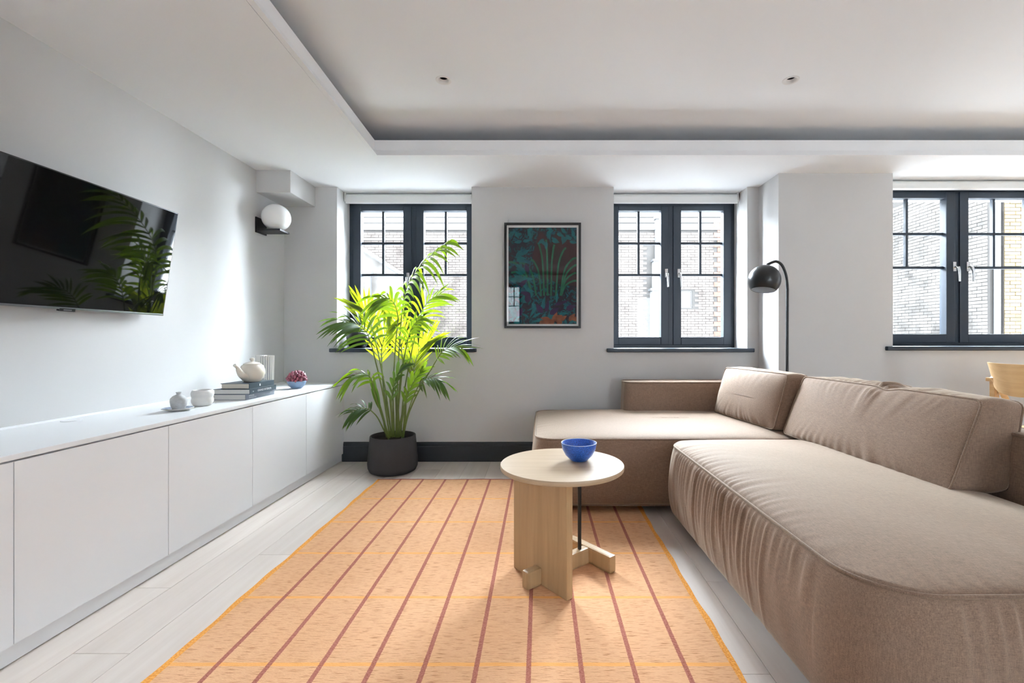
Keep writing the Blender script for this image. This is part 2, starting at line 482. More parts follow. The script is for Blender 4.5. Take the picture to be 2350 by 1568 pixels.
# baseboards
def skirting(name, pts, side):
    """polyline at the wall face, profile grows to the side"""
    bm = bmesh.new()
    prof = [(0, 0), (0.016, 0), (0.016, 0.128), (0.012, 0.134), (0.013, 0.150), (0.006, 0.166), (0, 0.168)]
    for (a, b) in zip(pts[:-1], pts[1:]):
        d = (Vector(b) - Vector(a)).normalized(); n = Vector((-d.y, d.x)) * side
        rows = [[bm.verts.new((p[0] + n.x * o, p[1] + n.y * o, z)) for p in (a, b)] for o, z in prof]
        for r0, r1 in zip(rows[:-1], rows[1:]): bm.faces.new((r0[0], r0[1], r1[1], r1[0]))
        bm.faces.new([r[0] for r in rows]); bm.faces.new([r[1] for r in rows][::-1])
    struct(name, bm, M['skirting'])
skirting('baseboard_back', [(-1.70, D), (1.895, D)], -1)
skirting('baseboard_right', [(1.895, D), (1.895, DR), (XR, DR)], -1)

# ------------------------------------------------------------------ windows
def rect_ring(bm, x0, x1, z0, z1, wx0, wx1, wz0, wz1, y0, y1, bev=0.003):
    """frame ring, side widths wx0.. etc"""
    box(bm, x0, x0 + wx0, y0, y1, z0, z1, bev); box(bm, x1 - wx1, x1, y0, y1, z0, z1, bev)
    box(bm, x0 + wx0, x1 - wx1, y0, y1, z0, z0 + wz0, bev); box(bm, x0 + wx0, x1 - wx1, y0, y1, z1 - wz1, z1, bev)

def window(n, x0, x1, z0, z1, yp, gl, mx, zg, zm, sill, hx, hz, desc):
    """gl: two glass spans, mx muntin x per sash, zg glass bottom/top, zm muntin heights"""
    t = thing(f'window_{n}', ((x0 + x1) / 2, yp, z0), kind='structure')
    t['label'] = desc
    bm = bmesh.new()
    fw = 0.036
    rect_ring(bm, x0, x1, z0, z1, fw, fw, 0.03, 0.03, yp, yp + 0.075, 0.004)
    mid = (gl[0][1] + gl[1][0]) / 2
    box(bm, mid - 0.022, mid + 0.022, yp, yp + 0.075, z0 + 0.03, z1 - 0.03, 0.003)
    obj('window_frame', bm, M['navy'], t)
    for k, (a, b) in enumerate(gl):
        ox0 = x0 + fw - 0.004 if k == 0 else mid + 0.020
        ox1 = mid - 0.020 if k == 0 else x1 - fw + 0.004
        bm = bmesh.new()
        rect_ring(bm, ox0, ox1, z0 + 0.026, z1 - 0.026, a - ox0, ox1 - b, zg[0] - z0 - 0.026, z1 - 0.026 - zg[1], yp - 0.012, yp + 0.055, 0.006)
        s = obj('sash', bm, M['navy'], t)
        obj('pane', B(a - 0.01, b + 0.01, yp + 0.030, yp + 0.036, zg[0] - 0.01, zg[1] + 0.01), M['glass'], s)
        bm = bmesh.new(); mw = 0.010
        for z in zm: box(bm, a, b, yp + 0.020, yp + 0.046, z - mw, z + mw)
        box(bm, mx[k] - mw, mx[k] + mw, yp + 0.0195, yp + 0.0465, zm[-1], zg[1])
        obj('muntin', bm, M['navy'], s)
        # cranked handle with its rose
        bm = bmesh.new(); hxx = hx[k]; yy = yp - 0.012
        box(bm, hxx - 0.014, hxx + 0.014, yy - 0.012, yy, hz - 0.035, hz + 0.045, 0.005)
        tube(bm, [(hxx, yy, hz), (hxx, yy - 0.028, hz), (hxx, yy - 0.045, hz - 0.006), (hxx + 0.004, yy - 0.050, hz - 0.04), (hxx + 0.008, yy - 0.048, hz - 0.125)],
             [0.009, 0.010, 0.012, 0.010, 0.008], 10)
        obj('window_handle', bm, M['chrome'], s, smooth=True, autos=40)
    bm = B(sill[0], sill[1], sill[2], yp + 0.002, z0 - 0.034, z0, bev=0.010)
    obj('window_sill', bm, M['navy'], t)

zg = (1.076, 2.236); zm = (1.942, 1.650)
window(1, -1.749, -0.580, SILL, 2.302, 4.19, [(-1.641, -1.252), (-1.063, -0.670)], (-1.446, -0.867), zg, zm, (-1.804, -0.542, 3.895), (-1.205, -1.085), 1.62,
       'dark navy casement window behind the tall palm')
window(2, 0.648, 1.795, SILL, 2.308, 4.19, [(0.728, 1.116), (1.302, 1.690)], (0.917, 1.489), zg, zm, (0.580, 1.845, 3.895), (1.163, 1.279), 1.655,
       'dark navy casement window between the picture and the black floor lamp')
window(3, 2.801, 4.24, SILL3, 2.322, 3.84, [(2.86, 3.425), (3.612, 4.13)], (3.117, 3.856), (1.098, 2.243), (1.948, 1.662), (2.74, 4.3, 3.576), (3.485, 3.60), 1.66,
       'dark navy casement window at the right edge above the dining chair')

# the window at the far end of the room, seen mirrored in the picture glass
w4 = thing('window_4', (-0.81, YB - 0.1, 1.22), kind='structure'); w4['label'] = 'window in the rear wall mirrored in the picture glass'
bm = bmesh.new(); rect_ring(bm, -1.1, -0.52, 1.22, 2.3, 0.05, 0.05, 0.06, 0.05, YB - 0.12, YB - 0.05)
obj('window_frame', bm, M['navy'], w4)
bm = bmesh.new()
for z in (1.72, 1.98): box(bm, -1.05, -0.57, YB - 0.10, YB - 0.07, z - 0.012, z + 0.012)
box(bm, -0.73, -0.706, YB - 0.10, YB - 0.07, 1.72, 2.25)
obj('muntin', bm, M['navy'], w4)
obj('pane', B(-1.06, -0.56, YB - 0.088, YB - 0.082, 1.27, 2.26), M['glass'], w4)

# roller blinds rolled up under the ceiling
def blind(x0, x1, y, zb, label, chain):
    t = thing('roller_blind', ((x0 + x1) / 2, y, zb), label, 'blind', 'rolled up white window blinds')
    bm = bmesh.new(); n = 20; r = 0.036; zc = ZC - 0.044
    # roll with a short drop of cloth
    tube(bm, [(x0 + 0.01, y, zc), (x1 - 0.01, y, zc)], r, 20)
    box(bm, x0 + 0.01, x1 - 0.01, y - r, y - r + 0.002, zb + 0.01, zc)
    obj('blind_roll', bm, M['blind'], t, smooth=True, autos=40)
    obj('bottom_bar', B(x0 + 0.01, x1 - 0.01, y - r - 0.004, y - r + 0.008, zb, zb + 0.022, bev=0.004), M['blind'], t)
    for xx in (x0, x1 - 0.006):
        obj('bracket', B(xx, xx + 0.006, y - 0.04, y + 0.04, zc - 0.04, ZC - 0.0005), M['trimwhite'], t)
    if chain:
        bm = bmesh.new()
        tube(bm, [(chain, y - 0.03, zc), (chain, y - 0.032, zc - 0.5), (chain, y - 0.02, zc - 0.9), (chain, y + 0.0, zc - 0.5), (chain, y + 0.02, zc)], 0.0016, 6)
        obj('pull_chain', bm, M['trimwhite'], t)
blind(-1.742, -0.600, 4.10, 2.268, 'rolled up white blind over the window behind the palm', None)
blind(0.655, 1.780, 4.10, 2.268, 'rolled up white blind with pull chain over the middle window', 1.787)
blind(2.81, 4.23, 3.765, 2.290, 'rolled up white blind over the window at the right edge', None)

# ================================================================== OUTSIDE
struct('ground', B(-60, 60, 4.5, 90, -4.2, -4.0), M['pavement'])

def brick_wall(parent, u0, u1, z0, z1, to_world, m, single=0, prefer=None, seed=1, holes=()):
    """bricks in running bond on the plane given by to_world(u, out, z); the best `single` become objects, the rest one mesh"""
    r = random.Random(seed); bl, bh, j = 0.215, 0.065, 0.011
    cells = []
    row = 0; z = z0
    while z + bh <= z1:
        u = u0 - (0.113 if row % 2 else 0)
        while u < u1:
            a, b = max(u, u0), min(u + bl, u1)
            if b - a > 0.04 and not any(h[0] < b and h[1] > a and h[2] < z + bh and h[3] > z for h in holes):
                cells.append((a, b, z, z + bh))
            u += bl + j
        z += bh + j; row += 1
    ones = []
    if single:
        cells.sort(key=lambda c: prefer((c[0] + c[1]) / 2, (c[2] + c[3]) / 2))
        ones, cells = cells[:single], cells[single:]
    def add(bm, a, b, zz0, zz1):
        o = 0.010 + r.random() * 0.012
        p = [to_world(uu, oo, zz) for oo in (0.0, o) for (uu, zz) in ((a, zz0), (b, zz0), (b, zz1), (a, zz1))]
        v = [bm.verts.new(q) for q in p]
        for f in ((4, 5, 6, 7), (0, 1, 5, 4), (1, 2, 6, 5), (2, 3, 7, 6), (3, 0, 4, 7)): bm.faces.new([v[i] for i in f])
    bm = bmesh.new()
    for c in cells: add(bm, *c)
    o = obj('brickwork', bm, m, parent); o['kind'] = 'stuff'
    for c in ones:
        bm = bmesh.new(); add(bm, *c); obj('brick', bm, m, parent)

struct('wall_sky_blocker', B(-6, 9, YB - 4.4, YB - 4.2, -4, 7), M['palewall'])  # added unseen wall, keeps direct sky out of the rear openings

# facing house, behind windows one and two
YA = 14.0
A = thing('brick_house', (0, YA, -4), 'old brick house with a parapet seen through the two left windows', 'building')
hole = (4.36, 4.70, 2.03, 2.56)
bm = bmesh.new()
box(bm, -9, 5.6, YA, YA + 0.4, -4, 0.4)
box(bm, -9, hole[0], YA, YA + 0.4, 0.4, 4.42); box(bm, hole[1], 5.6, YA, YA + 0.4, 0.4, 4.42)
box(bm, hole[0], hole[1], YA, YA + 0.4, 0.4, hole[2]); box(bm, hole[0], hole[1], YA, YA + 0.4, hole[3], 4.42)
obj('house_wall', bm, M['mortar'], A)
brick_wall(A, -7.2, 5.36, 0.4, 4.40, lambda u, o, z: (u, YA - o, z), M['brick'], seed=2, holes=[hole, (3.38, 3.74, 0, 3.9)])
bm = bmesh.new()
for i in range(28):
    box(bm, 5.36 + (0 if i % 2 else 0.11), 5.60, YA - 0.03, YA, 0.4 + i * 0.152, 0.4 + i * 0.152 + 0.141)
q = obj('quoin', bm, M['brickred'], A); q['kind'] = 'stuff'
obj('coping', B(-9, 5.65, YA - 0.06, YA + 0.45, 4.42, 4.50), M['lead'], A)
obj('cornice', B(-9, 5.62, YA - 0.05, YA, 4.10, 4.17), M['lead'], A)
bm = bmesh.new()
box(bm, 3.40, 3.72, YA - 0.30, YA, -4, 2.55); box(bm, 3.46, 3.72, YA - 0.24, YA, 2.55, 3.45); box(bm, 3.55, 3.72, YA - 0.16, YA, 3.45, 4.75)
obj('white_stack', bm, M['render'], A)
for q in ((3.34, 3.76, YA - 0.34, YA, 2.53, 2.60), (3.42, 3.76, YA - 0.28, YA, 3.43, 3.49), (3.50, 3.78, YA - 0.22, YA, 4.72, 4.80)):
    obj('stack_ledge', B(*q), M['lead'], A)
bm = bmesh.new(); rect_ring(bm, hole[0], hole[1], hole[2], hole[3], 0.03, 0.03, 0.03, 0.03, YA + 0.02, YA + 0.08)
wf = obj('window', bm, M['lead'], A)
obj('pane', B(hole[0], hole[1], YA + 0.05, YA + 0.06, hole[2], hole[3]), M['render'], wf)
# lower outhouse with a pitched roof and chimney in front of it, left
O_ = thing('outhouse', (-5, 11.5, -4), 'pale outhouse with a sloping roof and pipe seen through the leftmost panes', 'building')
bm = bmesh.new()
a = [bm.verts.new((x, 11.2, z)) for x, z in ((-6.5, -4), (-3.0, -4), (-3.0, 2.45), (-3.3, 2.55), (-4.55, 3.35), (-6.5, 3.9))]
b = [bm.verts.new((v.co.x, 12.4, v.co.z)) for v in a]
bm.faces.new(a); bm.faces.new(b[::-1])
for i in range(6): bm.faces.new((a[i], a[(i + 1) % 6], b[(i + 1) % 6], b[i]))
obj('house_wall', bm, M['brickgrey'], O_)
bm = bmesh.new(); tube(bm, [(-6.6, 11.1, 4.0), (-4.55, 11.1, 3.42), (-3.3, 11.1, 2.60), (-2.95, 11.1, 2.52)], 0.05, 6)
obj('gutter', bm, M['lead'], O_)
bm = bmesh.new(); tube(bm, [(-4.15, 11.05, -4), (-4.15, 11.05, 2.6)], 0.07, 10); tube(bm, [(-4.15, 11.05, 2.6), (-4.15, 11.05, 2.72)], 0.10, 10)
obj('vent_pipe', bm, M['lead'], O_)
obj('lintel', B(-3.75, -3.1, 11.14, 11.2, 1.02, 1.12), M['lead'], O_)
# taller pale house further off
Bd = thing('pale_house', (0, 24, -4), 'tall pale house rising behind the brick parapet', 'building')
bm = bmesh.new(); box(bm, -22, 12, 24, 25, -4, 8.6)
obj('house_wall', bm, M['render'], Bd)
bm = bmesh.new()
for i in range(14): box(bm, -22, 12, 23.96, 24, 4.2 + i * 0.30, 4.2 + i * 0.30 + 0.04)
q = obj('course_band', bm, M['mortar'], Bd); q['kind'] = 'stuff'
for x in (-6.9, -0.8, 4.0):
    ch = obj('chimney', B(x, x + 1.2, 23.0, 23.9, -4, 6.0), M['brickgrey'], Bd)
    obj('chimney_cap', B(x - 0.1, x + 1.3, 22.9, 24.0, 6.0, 6.2), M['lead'], ch)
# return wall and yellow house, behind window three
C_ = thing('grey_brick_wall', (9.4, 11, -4), 'grey brick side wall seen through the left half of the rightmost window', 'building')
obj('house_wall', B(9.42, 9.9, 9.52, 14.6, -4, 8.6), M['mortar'], C_)
brick_wall(C_, 9.56, 13.4, 0.6, 4.6, lambda u, o, z: (9.42 - o, u, z), M['brickgrey'], 160, lambda u, z: abs(u - 10.6) * 0.8 + abs(z - 2.5), seed=5)
D_ = thing('yellow_brick_house', (10.6, 9.4, -4), 'yellow brick house corner seen through the right half of the rightmost window', 'building')
obj('house_wall', B(9.62, 58, 9.42, 9.51, -4, 8.6), M['mortar'], D_)  # lengthened and raised beyond the view to block low sky
brick_wall(D_, 9.62, 11.4, 0.6, 4.6, lambda u, o, z: (u, 9.42 - o, z), M['brickyellow'], 130, lambda u, z: abs(u - 10.1) * 1.2 + abs(z - 2.5), seed=6)
bm = bmesh.new(); tube(bm, [(9.50, 9.44, -4), (9.50, 9.44, 8.4)], 0.055, 12)
obj('drain_pipe', bm, M['lead'], D_, smooth=True, autos=50)

# ================================================================== RUG
def rug_mat():
    m = bpy.data.materials.new('woven_rug'); m.use_nodes = True
    nt = m.node_tree; N = nt.nodes; L = nt.links; b = N['Principled BSDF']
    b.inputs['Roughness'].default_value = 0.92; b.inputs['Specular IOR Level'].default_value = 0.1
    tc = N.new('ShaderNodeTexCoord'); sp = N.new('ShaderNodeSeparateXYZ'); L.new(tc.outputs['Object'], sp.inputs[0])
    def math_(op, a, c=None, d=None):
        n = N.new('ShaderNodeMath'); n.operation = op
        for i, v in enumerate((a, c, d)):
            if v is None: continue
            if isinstance(v, (int, float)): n.inputs[i].default_value = v
            else: L.new(v, n.inputs[i])
        return n.outputs[0]
    def noise(st, det=2, sc=1.0):
        mp = N.new('ShaderNodeMapping'); mp.inputs['Scale'].default_value = st; L.new(tc.outputs['Object'], mp.inputs[0])
        n = N.new('ShaderNodeTexNoise'); n.inputs['Scale'].default_value = sc; n.inputs['Detail'].default_value = det
        L.new(mp.outputs[0], n.inputs['Vector']); return n.outputs[0]
    def mixc(f, a, c):
        n = N.new('ShaderNodeMix'); n.data_type = 'RGBA'
        L.new(f, n.inputs[0])
        for i, v in ((6, a), (7, c)):
            if isinstance(v, tuple): n.inputs[i].default_value = (*v, 1)
            else: L.new(v, n.inputs[i])
        return n.outputs[2]
    def ramp(v, a, c):
        n = N.new('ShaderNodeMapRange'); n.inputs[1].default_value = a; n.inputs[2].default_value = c; L.new(v, n.inputs[0]); return n.outputs[0]
    wob = math_('MULTIPLY', math_('SUBTRACT', noise((300, 300, 1)), 0.5), 0.006)
    x = math_('ADD', sp.outputs[0], wob); y = math_('ADD', sp.outputs[1], math_('MULTIPLY', wob, 0.5))
    # object origin at (0, 0): world coordinates
    def stripe(v, first, step, half, lo, hi):
        t = math_('ABSOLUTE', math_('SUBTRACT', math_('MODULO', math_('ADD', v, -first + step / 2 + step * 40), step), step / 2))
        s = math_('LESS_THAN', t, half)
        return math_('MULTIPLY', s, math_('MULTIPLY', math_('GREATER_THAN', v, lo), math_('LESS_THAN', v, hi)))
    red = stripe(x, -1.032, 0.1663, 0.0078, -1.12, 0.55)
    org = stripe(y, 1.459, 0.3805, 0.008, -2, 3.2)
    edge = math_('MAXIMUM', math_('LESS_THAN', x, -1.185), math_('GREATER_THAN', x, 0.612))
    far = math_('GREATER_THAN', y, 3.388)
    big = noise((2.2, 1.4, 1), 3); fine = noise((90, 900, 1), 2)
    base = mixc(ramp(big, 0.3, 0.7), (0.60, 0.325, 0.172), (0.68, 0.39, 0.222))
    base = mixc(math_('MULTIPLY', ramp(fine, 0.42, 0.72), 0.28), base, (0.82, 0.55, 0.33))
    slub = math_('MULTIPLY', ramp(noise((20, 380, 1), 3), 0.575, 0.635), 0.9)
    base = mixc(slub, base, (0.34, 0.15, 0.06))
    base = mixc(math_('MULTIPLY', org, 0.7), base, (0.78, 0.36, 0.085))
    dash = ramp(noise((160, 160, 1), 1), 0.35, 0.65)
    redc = mixc(dash, (0.28, 0.085, 0.060), (0.38, 0.135, 0.105))
    base = mixc(math_('MULTIPLY', red, 0.92), base, redc)
    base = mixc(math_('MULTIPLY', edge, 0.9), base, mixc(dash, (0.60, 0.22, 0.03), (0.80, 0.38, 0.08)))
    base = mixc(far, base, (0.27, 0.075, 0.055))
    L.new(base, b.inputs['Base Color'])
    bp = N.new('ShaderNodeBump'); bp.inputs['Strength'].default_value = 0.5; bp.inputs['Distance'].default_value = 0.003
    L.new(noise((120, 520, 1), 2), bp.inputs['Height']); L.new(bp.outputs[0], b.inputs['Normal'])
    return m
bm = bmesh.new()
nx, ny = 60, 90
RX0, RX1, RY0, RY1 = -1.208, 0.634, 0.62, 3.402
rr = random.Random(11)
ph = [rr.random() * 6 for _ in range(6)]
def rug_pt(i, j, z):
    u, v = i / nx, j / ny
    x = RX0 + (RX1 - RX0) * u; y = RY0 + (RY1 - RY0) * v
    e = abs(u - 0.5) * 2
    x += (0.003 * math.sin(v * 31 + ph[0]) + 0.002 * math.sin(v * 77 + ph[1])) * (e ** 8)
    y += (0.004 * math.sin(u * 20 + ph[2])) * (abs(v - 0.5) * 2) ** 8
    return (x, y, z)
top = [[bm.verts.new(rug_pt(i, j, 0.0085 + 0.0006 * math.sin(i * 1.3 + j * 0.7))) for j in range(ny + 1)] for i in range(nx + 1)]
for i in range(nx):
    for j in range(ny): bm.faces.new((top[i][j], top[i + 1][j], top[i + 1][j + 1], top[i][j + 1]))
loop = [(i, 0) for i in range(nx)] + [(nx, j) for j in range(ny)] + [(i, ny) for i in range(nx, 0, -1)] + [(0, j) for j in range(ny, 0, -1)]
low = [bm.verts.new(rug_pt(i, j, 0.0005)) for i, j in loop]
for k in range(len(loop)):
    k2 = (k + 1) % len(loop); i, j = loop[k]; i2, j2 = loop[k2]
    bm.faces.new((top[i][j], low[k], low[k2], top[i2][j2]))
o = obj('rug', bm, rug_mat(), smooth=True, autos=50)
tag(o, 'flat woven orange rug with rust red stripes on the pale floor', 'rug')

# ================================================================== CABINET
XF = -1.69; CT = 0.682
cab = thing('sideboard', (-1.95, 2.0, 0), 'long white handleless low cabinet along the left wall', 'cabinet')
seams = [-0.37, 0.24, 0.853, 1.463, 2.073, 2.681, 3.298, D - 0.004]
bm = bmesh.new(); box(bm, XL + 0.001, XF - 0.021, -0.37, D - 0.001, 0.066, CT - 0.019)
obj('carcass', bm, M['cabinet'], cab)
bm = B(XL + 0.001, XF - 0.020, -0.37, D - 0.001, 0.004, 0.0655); obj('plinth', bm, M['cabinet'], cab)
for a, b in zip(seams[:-1], seams[1:]):
    obj('door', B(XF - 0.019, XF, a + 0.0015, b - 0.0015, 0.069, CT - 0.025, bev=0.0012), M['cabinet'], cab)
bm = B(XL + 0.001, XF + 0.002, -0.37, D - 0.001, CT - 0.0185, CT, bev=0.002); obj('worktop', bm, M['counter'], cab)
bm = B(XL + 0.001, XL + 0.012, -0.37, D - 0.001, CT, CT + 0.008); obj('upstand', bm, M['counter'], cab)
bm = bmesh.new(); lathe(bm, [(0, 0.0035), (0.032, 0.0035), (0.035, 0.003), (0.036, 0.0)], (-2.125, 2.065, CT + 0.0002), 32)
obj('cable_cover', bm, M['cabinet'], cab)

# ---- things on the cabinet
def book(x0, x1, y0, y1, z, th, cover, pages, label, tilt=0.0, text=None):
    c = Vector(((x0 + x1) / 2, (y0 + y1) / 2, z))
    t = thing('book', c, label, 'book', 'stacked books on the white cabinet')
    t.rotation_euler = (0, 0, 0)
    ct = 0.0028
    R = Matrix.Translation(c) @ Matrix.Rotation(tilt, 4, 'Z') @ Matrix.Translation(-c)
    bm = bmesh.new()
    box(bm, x0, x1, y0, y1, z + 0.0004, z + ct); box(bm, x0, x1, y0, y1, z + th - ct, z + th)
    box(bm, x1 - 0.003, x1 + 0.0008, y0, y1, z + 0.0004, z + th, 0.0008)
    bmesh.ops.transform(bm, matrix=R, verts=bm.verts)
    obj('cover', bm, cover, t)
    bm = B(x0 + 0.004, x1 - 0.004, y0 + 0.004, y1 - 0.004, z + ct, z + th - ct)
    bmesh.ops.transform(bm, matrix=R, verts=bm.verts); obj('pages', bm, pages, t)
    if text:
        for (s, y, zz, size, m_) in text:
            cu = bpy.data.curves.new('title', 'FONT'); cu.body = s; cu.size = size; cu.align_x = 'LEFT'; cu.align_y = 'CENTER'; cu.extrude = 0.0002
            tmp = bpy.data.objects.new('tmp', cu); COL.objects.link(tmp)
            dg = bpy.context.evaluated_depsgraph_get(); me = bpy.data.meshes.new_from_object(tmp.evaluated_get(dg))
            COL.objects.unlink(tmp); bpy.data.objects.remove(tmp)
            bm = bmesh.new(); bm.from_mesh(me)
            bm.transform(Matrix.Translation((x1 + 0.0012, y, zz)) @ Matrix(((0, 0, 1, 0), (1, 0, 0, 0), (0, 1, 0, 0), (0, 0, 0, 1))))
            bmesh.ops.transform(bm, matrix=R, verts=bm.verts)
            obj('title', bm, m_, t)
    return t
bk = CT
book(-2.003, -1.790, 2.772, 3.070, bk, 0.034, M['cover_slate'], M['paper2'], 'slate grey book at the bottom of the stack', 0.0,
     [('INTERIORS', 2.80, bk + 0.022, 0.011, M['print_white']), ('THE COLLECTION', 2.80, bk + 0.010, 0.009, M['print_white']), ('NEW', 3.02, bk + 0.020, 0.009, M['print_white'])])
book(-1.990, -1.768, 2.775, 3.055, bk + 0.034, 0.031, M['cover_dark'], M['paper2'], 'dark book with white spine lettering, middle of the stack', 0.01,
     [('the', 2.80, bk + 0.050, 0.010, M['print_white']), ('GRAND INTERIOR', 2.85, bk + 0.050, 0.018, M['print_white'])])
book(-1.963, -1.786, 2.800, 3.060, bk + 0.065, 0.033, M['cover_dark'], M['paper'], 'dark teal book with cream pages on top of the stack', 0.0)
bt = bk + 0.098
top_book = [o for o in bpy.data.objects if o.name.startswith('book') and 'on top' in o.get('label', '')][0]
obj('spine_emblem', B(-1.7855, -1.7845, 2.90, 2.912, bt - 0.024, bt - 0.010), M['print_white'], top_book)

# teapot
tx, ty = -1.853, 2.935
tp = thing('teapot', (tx, ty, bt), 'round cream teapot standing on the stack of books', 'teapot')
bm = bmesh.new()
lathe(bm, [(0, 0.0005), (0.045, 0.0005), (0.050, 0.004), (0.066, 0.026), (0.0735, 0.055), (0.071, 0.082), (0.060, 0.103), (0.047, 0.112), (0.046, 0.115), (0, 0.115)], (tx, ty, bt), 48)
obj('body', bm, M['cream'], tp, smooth=True, autos=60)
bm = bmesh.new()
lathe(bm, [(0.050, 0.112), (0.051, 0.115), (0.040, 0.121), (0.022, 0.126), (0.009, 0.129), (0.008, 0.134), (0.0145, 0.141), (0.014, 0.149), (0.007, 0.154), (0, 0.1545)], (tx, ty, bt), 40)
obj('lid', bm, M['cream'], tp, smooth=True, autos=60)
vd = Vector((tx, ty, 0)).normalized(); lf = Vector((-vd.y, vd.x, 0))
sd = (lf * 0.62 - vd * 0.785).normalized()
bm = bmesh.new()
sp_ = [Vector((tx, ty, bt)) + sd * r + Vector((0, 0, z)) for r, z in ((0.050, 0.035), (0.085, 0.048), (0.110, 0.075), (0.124, 0.098), (0.148, 0.114))]
tube(bm, catmull(sp_, 6), [0.028 - 0.018 * min(1, i / 19) for i in range(25)], 16)
obj('spout', bm, M['cream'], tp, smooth=True, autos=60)
bm = bmesh.new()
hd = [Vector((tx, ty, bt)) - sd * r + Vector((0, 0, z)) for r, z in ((0.066, 0.095), (0.092, 0.098), (0.104, 0.078), (0.098, 0.050), (0.070, 0.036))]
tube(bm, catmull(hd, 6), 0.0065, 10)
obj('handle', bm, M['cream'], tp, smooth=True)

# pleated vase behind
vx, vy = -1.965, 3.255
v_ = thing('vase', (vx, vy, CT), 'tall white pleated vase behind the teapot', 'vase')
bm = bmesh.new()
def pleat(a, r, z): return 1 + 0.10 * (abs(((a * 22 / (2 * PI)) % 1) - 0.5) * 4 - 1)
lathe(bm, [(0, 0.0005), (0.046, 0.0005), (0.050, 0.004), (0.052, 0.13), (0.055, 0.254), (0.0535, 0.256), (0.049, 0.25), (0.046, 0.13), (0.044, 0.02), (0, 0.018)], (vx, vy, CT), 132, wave=pleat)
obj('vase_body', bm, M['white_ceramic'], v_)
bm = bmesh.new()
for k in range(22):
    a = 2 * PI * (k + 0.5) / 22
    # dark strips set in the grooves
    for_r = 0.0525
    c, s = math.cos(a), math.sin(a)
    box(bm, -0.0016, 0.0016, -0.0012, 0.0012, 0.006, 0.248, mtx=Matrix.Translation((vx + 0.0492 * c, vy + 0.0492 * s, CT)) @ Matrix.Rotation(a + PI / 2, 4, 'Z'))
q = obj('groove', bm, M['cover_slate'], v_); q['kind'] = 'stuff'

# bowl of purple cluster
px_, py_ = -1.835, 3.44
bo = thing('small_bowl', (px_, py_, CT), 'small grey blue bowl at the far end of the white cabinet', 'bowl')
bm = bmesh.new()
lathe(bm, [(0, 0.0006), (0.032, 0.0006), (0.036, 0.004), (0.058, 0.028), (0.068, 0.056), (0.0665, 0.058), (0.062, 0.05), (0.05, 0.025), (0.03, 0.008), (0, 0.007)], (px_, py_, CT), 40)
obj('bowl_body', bm, M['grey_blue'], bo, smooth=True, autos=70)
pu = thing('dried_flower', (px_, py_, CT + 0.02), 'dark purple dried flower head heaped in the small bowl', 'flower')
r = random.Random(4)
for k in range(46):
    a = k * 2.39996; zz = 1 - (k + 0.5) / 46; rr_ = math.sqrt(1 - zz * zz)
    d = Vector((math.cos(a) * rr_, math.sin(a) * rr_, zz))
    c = Vector((px_, py_, CT + 0.058)) + Vector((d.x * 0.054, d.y * 0.054, d.z * 0.062))
    bm = bmesh.new()
    bmesh.ops.create_icosphere(bm, subdivisions=1, radius=0.014 + r.random() * 0.004)
    rot = d.to_track_quat('Z', 'Y').to_matrix().to_4x4()
    bm.transform(Matrix.Translation(c) @ rot @ Matrix.Diagonal((0.8, 1.1, 1.5, 1)))
    obj('petal', bm, M['purple'], pu, smooth=True)
bm = bmesh.new(); bmesh.ops.create_uvsphere(bm, u_segments=16, v_segments=8, radius=0.05)
bm.transform(Matrix.Translation((px_, py_, CT + 0.060)) @ Matrix.Diagonal((1, 1, 0.9, 1)))
obj('flower_core', bm, M['purple'], pu, smooth=True)

# plate with grey bottle
bx, by = -1.880, 2.365
pl = thing('plate', (bx, by, CT), 'small blue and white plate under the grey bottle', 'plate')
bm = bmesh.new()
lathe(bm, [(0, 0.0006), (0.036, 0.0006), (0.040, 0.003), (0.068, 0.012), (0.0675, 0.0145), (0.040, 0.006), (0, 0.005)], (bx, by, CT), 40)
obj('plate_body', bm, M['white_ceramic'], pl, smooth=True, autos=60)
bm = bmesh.new()
lathe(bm, [(0.043, 0.0082), (0.0655, 0.0150)], (bx, by, CT), 40)
obj('painted_rim', bm, M['platerim'], pl)
bb = thing('bottle', (bx + 0.004, by, CT + 0.0056), 'grey gourd shaped bottle with a tiny neck', 'bottle')
bm = bmesh.new()
lathe(bm, [(0, 0.0), (0.024, 0.0), (0.027, 0.003), (0.034, 0.022), (0.0375, 0.044), (0.035, 0.058), (0.025, 0.070), (0.0135, 0.076), (0.009, 0.079), (0.0105, 0.086), (0.013, 0.089), (0.0115, 0.090), (0.007, 0.086), (0.006, 0.076), (0, 0.074)], (bx + 0.004, by, CT + 0.0056), 40)
obj('bottle_body', bm, M['grey_ceramic'], bb, smooth=True, autos=60)
# wavy pot
wx, wy = -1.885, 2.545
wp = thing('candle_pot', (wx, wy, CT), 'white double bulge ceramic pot beside the grey bottle', 'pot')
bm = bmesh.new()
lathe(bm, [(0, 0.0005), (0.036, 0.0005), (0.043, 0.004), (0.051, 0.018), (0.053, 0.030), (0.0505, 0.042), (0.0495, 0.047), (0.0525, 0.056), (0.054, 0.068), (0.051, 0.080), (0.046, 0.087), (0.044, 0.088), (0.042, 0.084), (0.046, 0.07), (0.044, 0.04), (0.034, 0.012), (0, 0.010)], (wx, wy, CT), 48)
obj('pot_body', bm, M['white_ceramic'], wp, smooth=True)

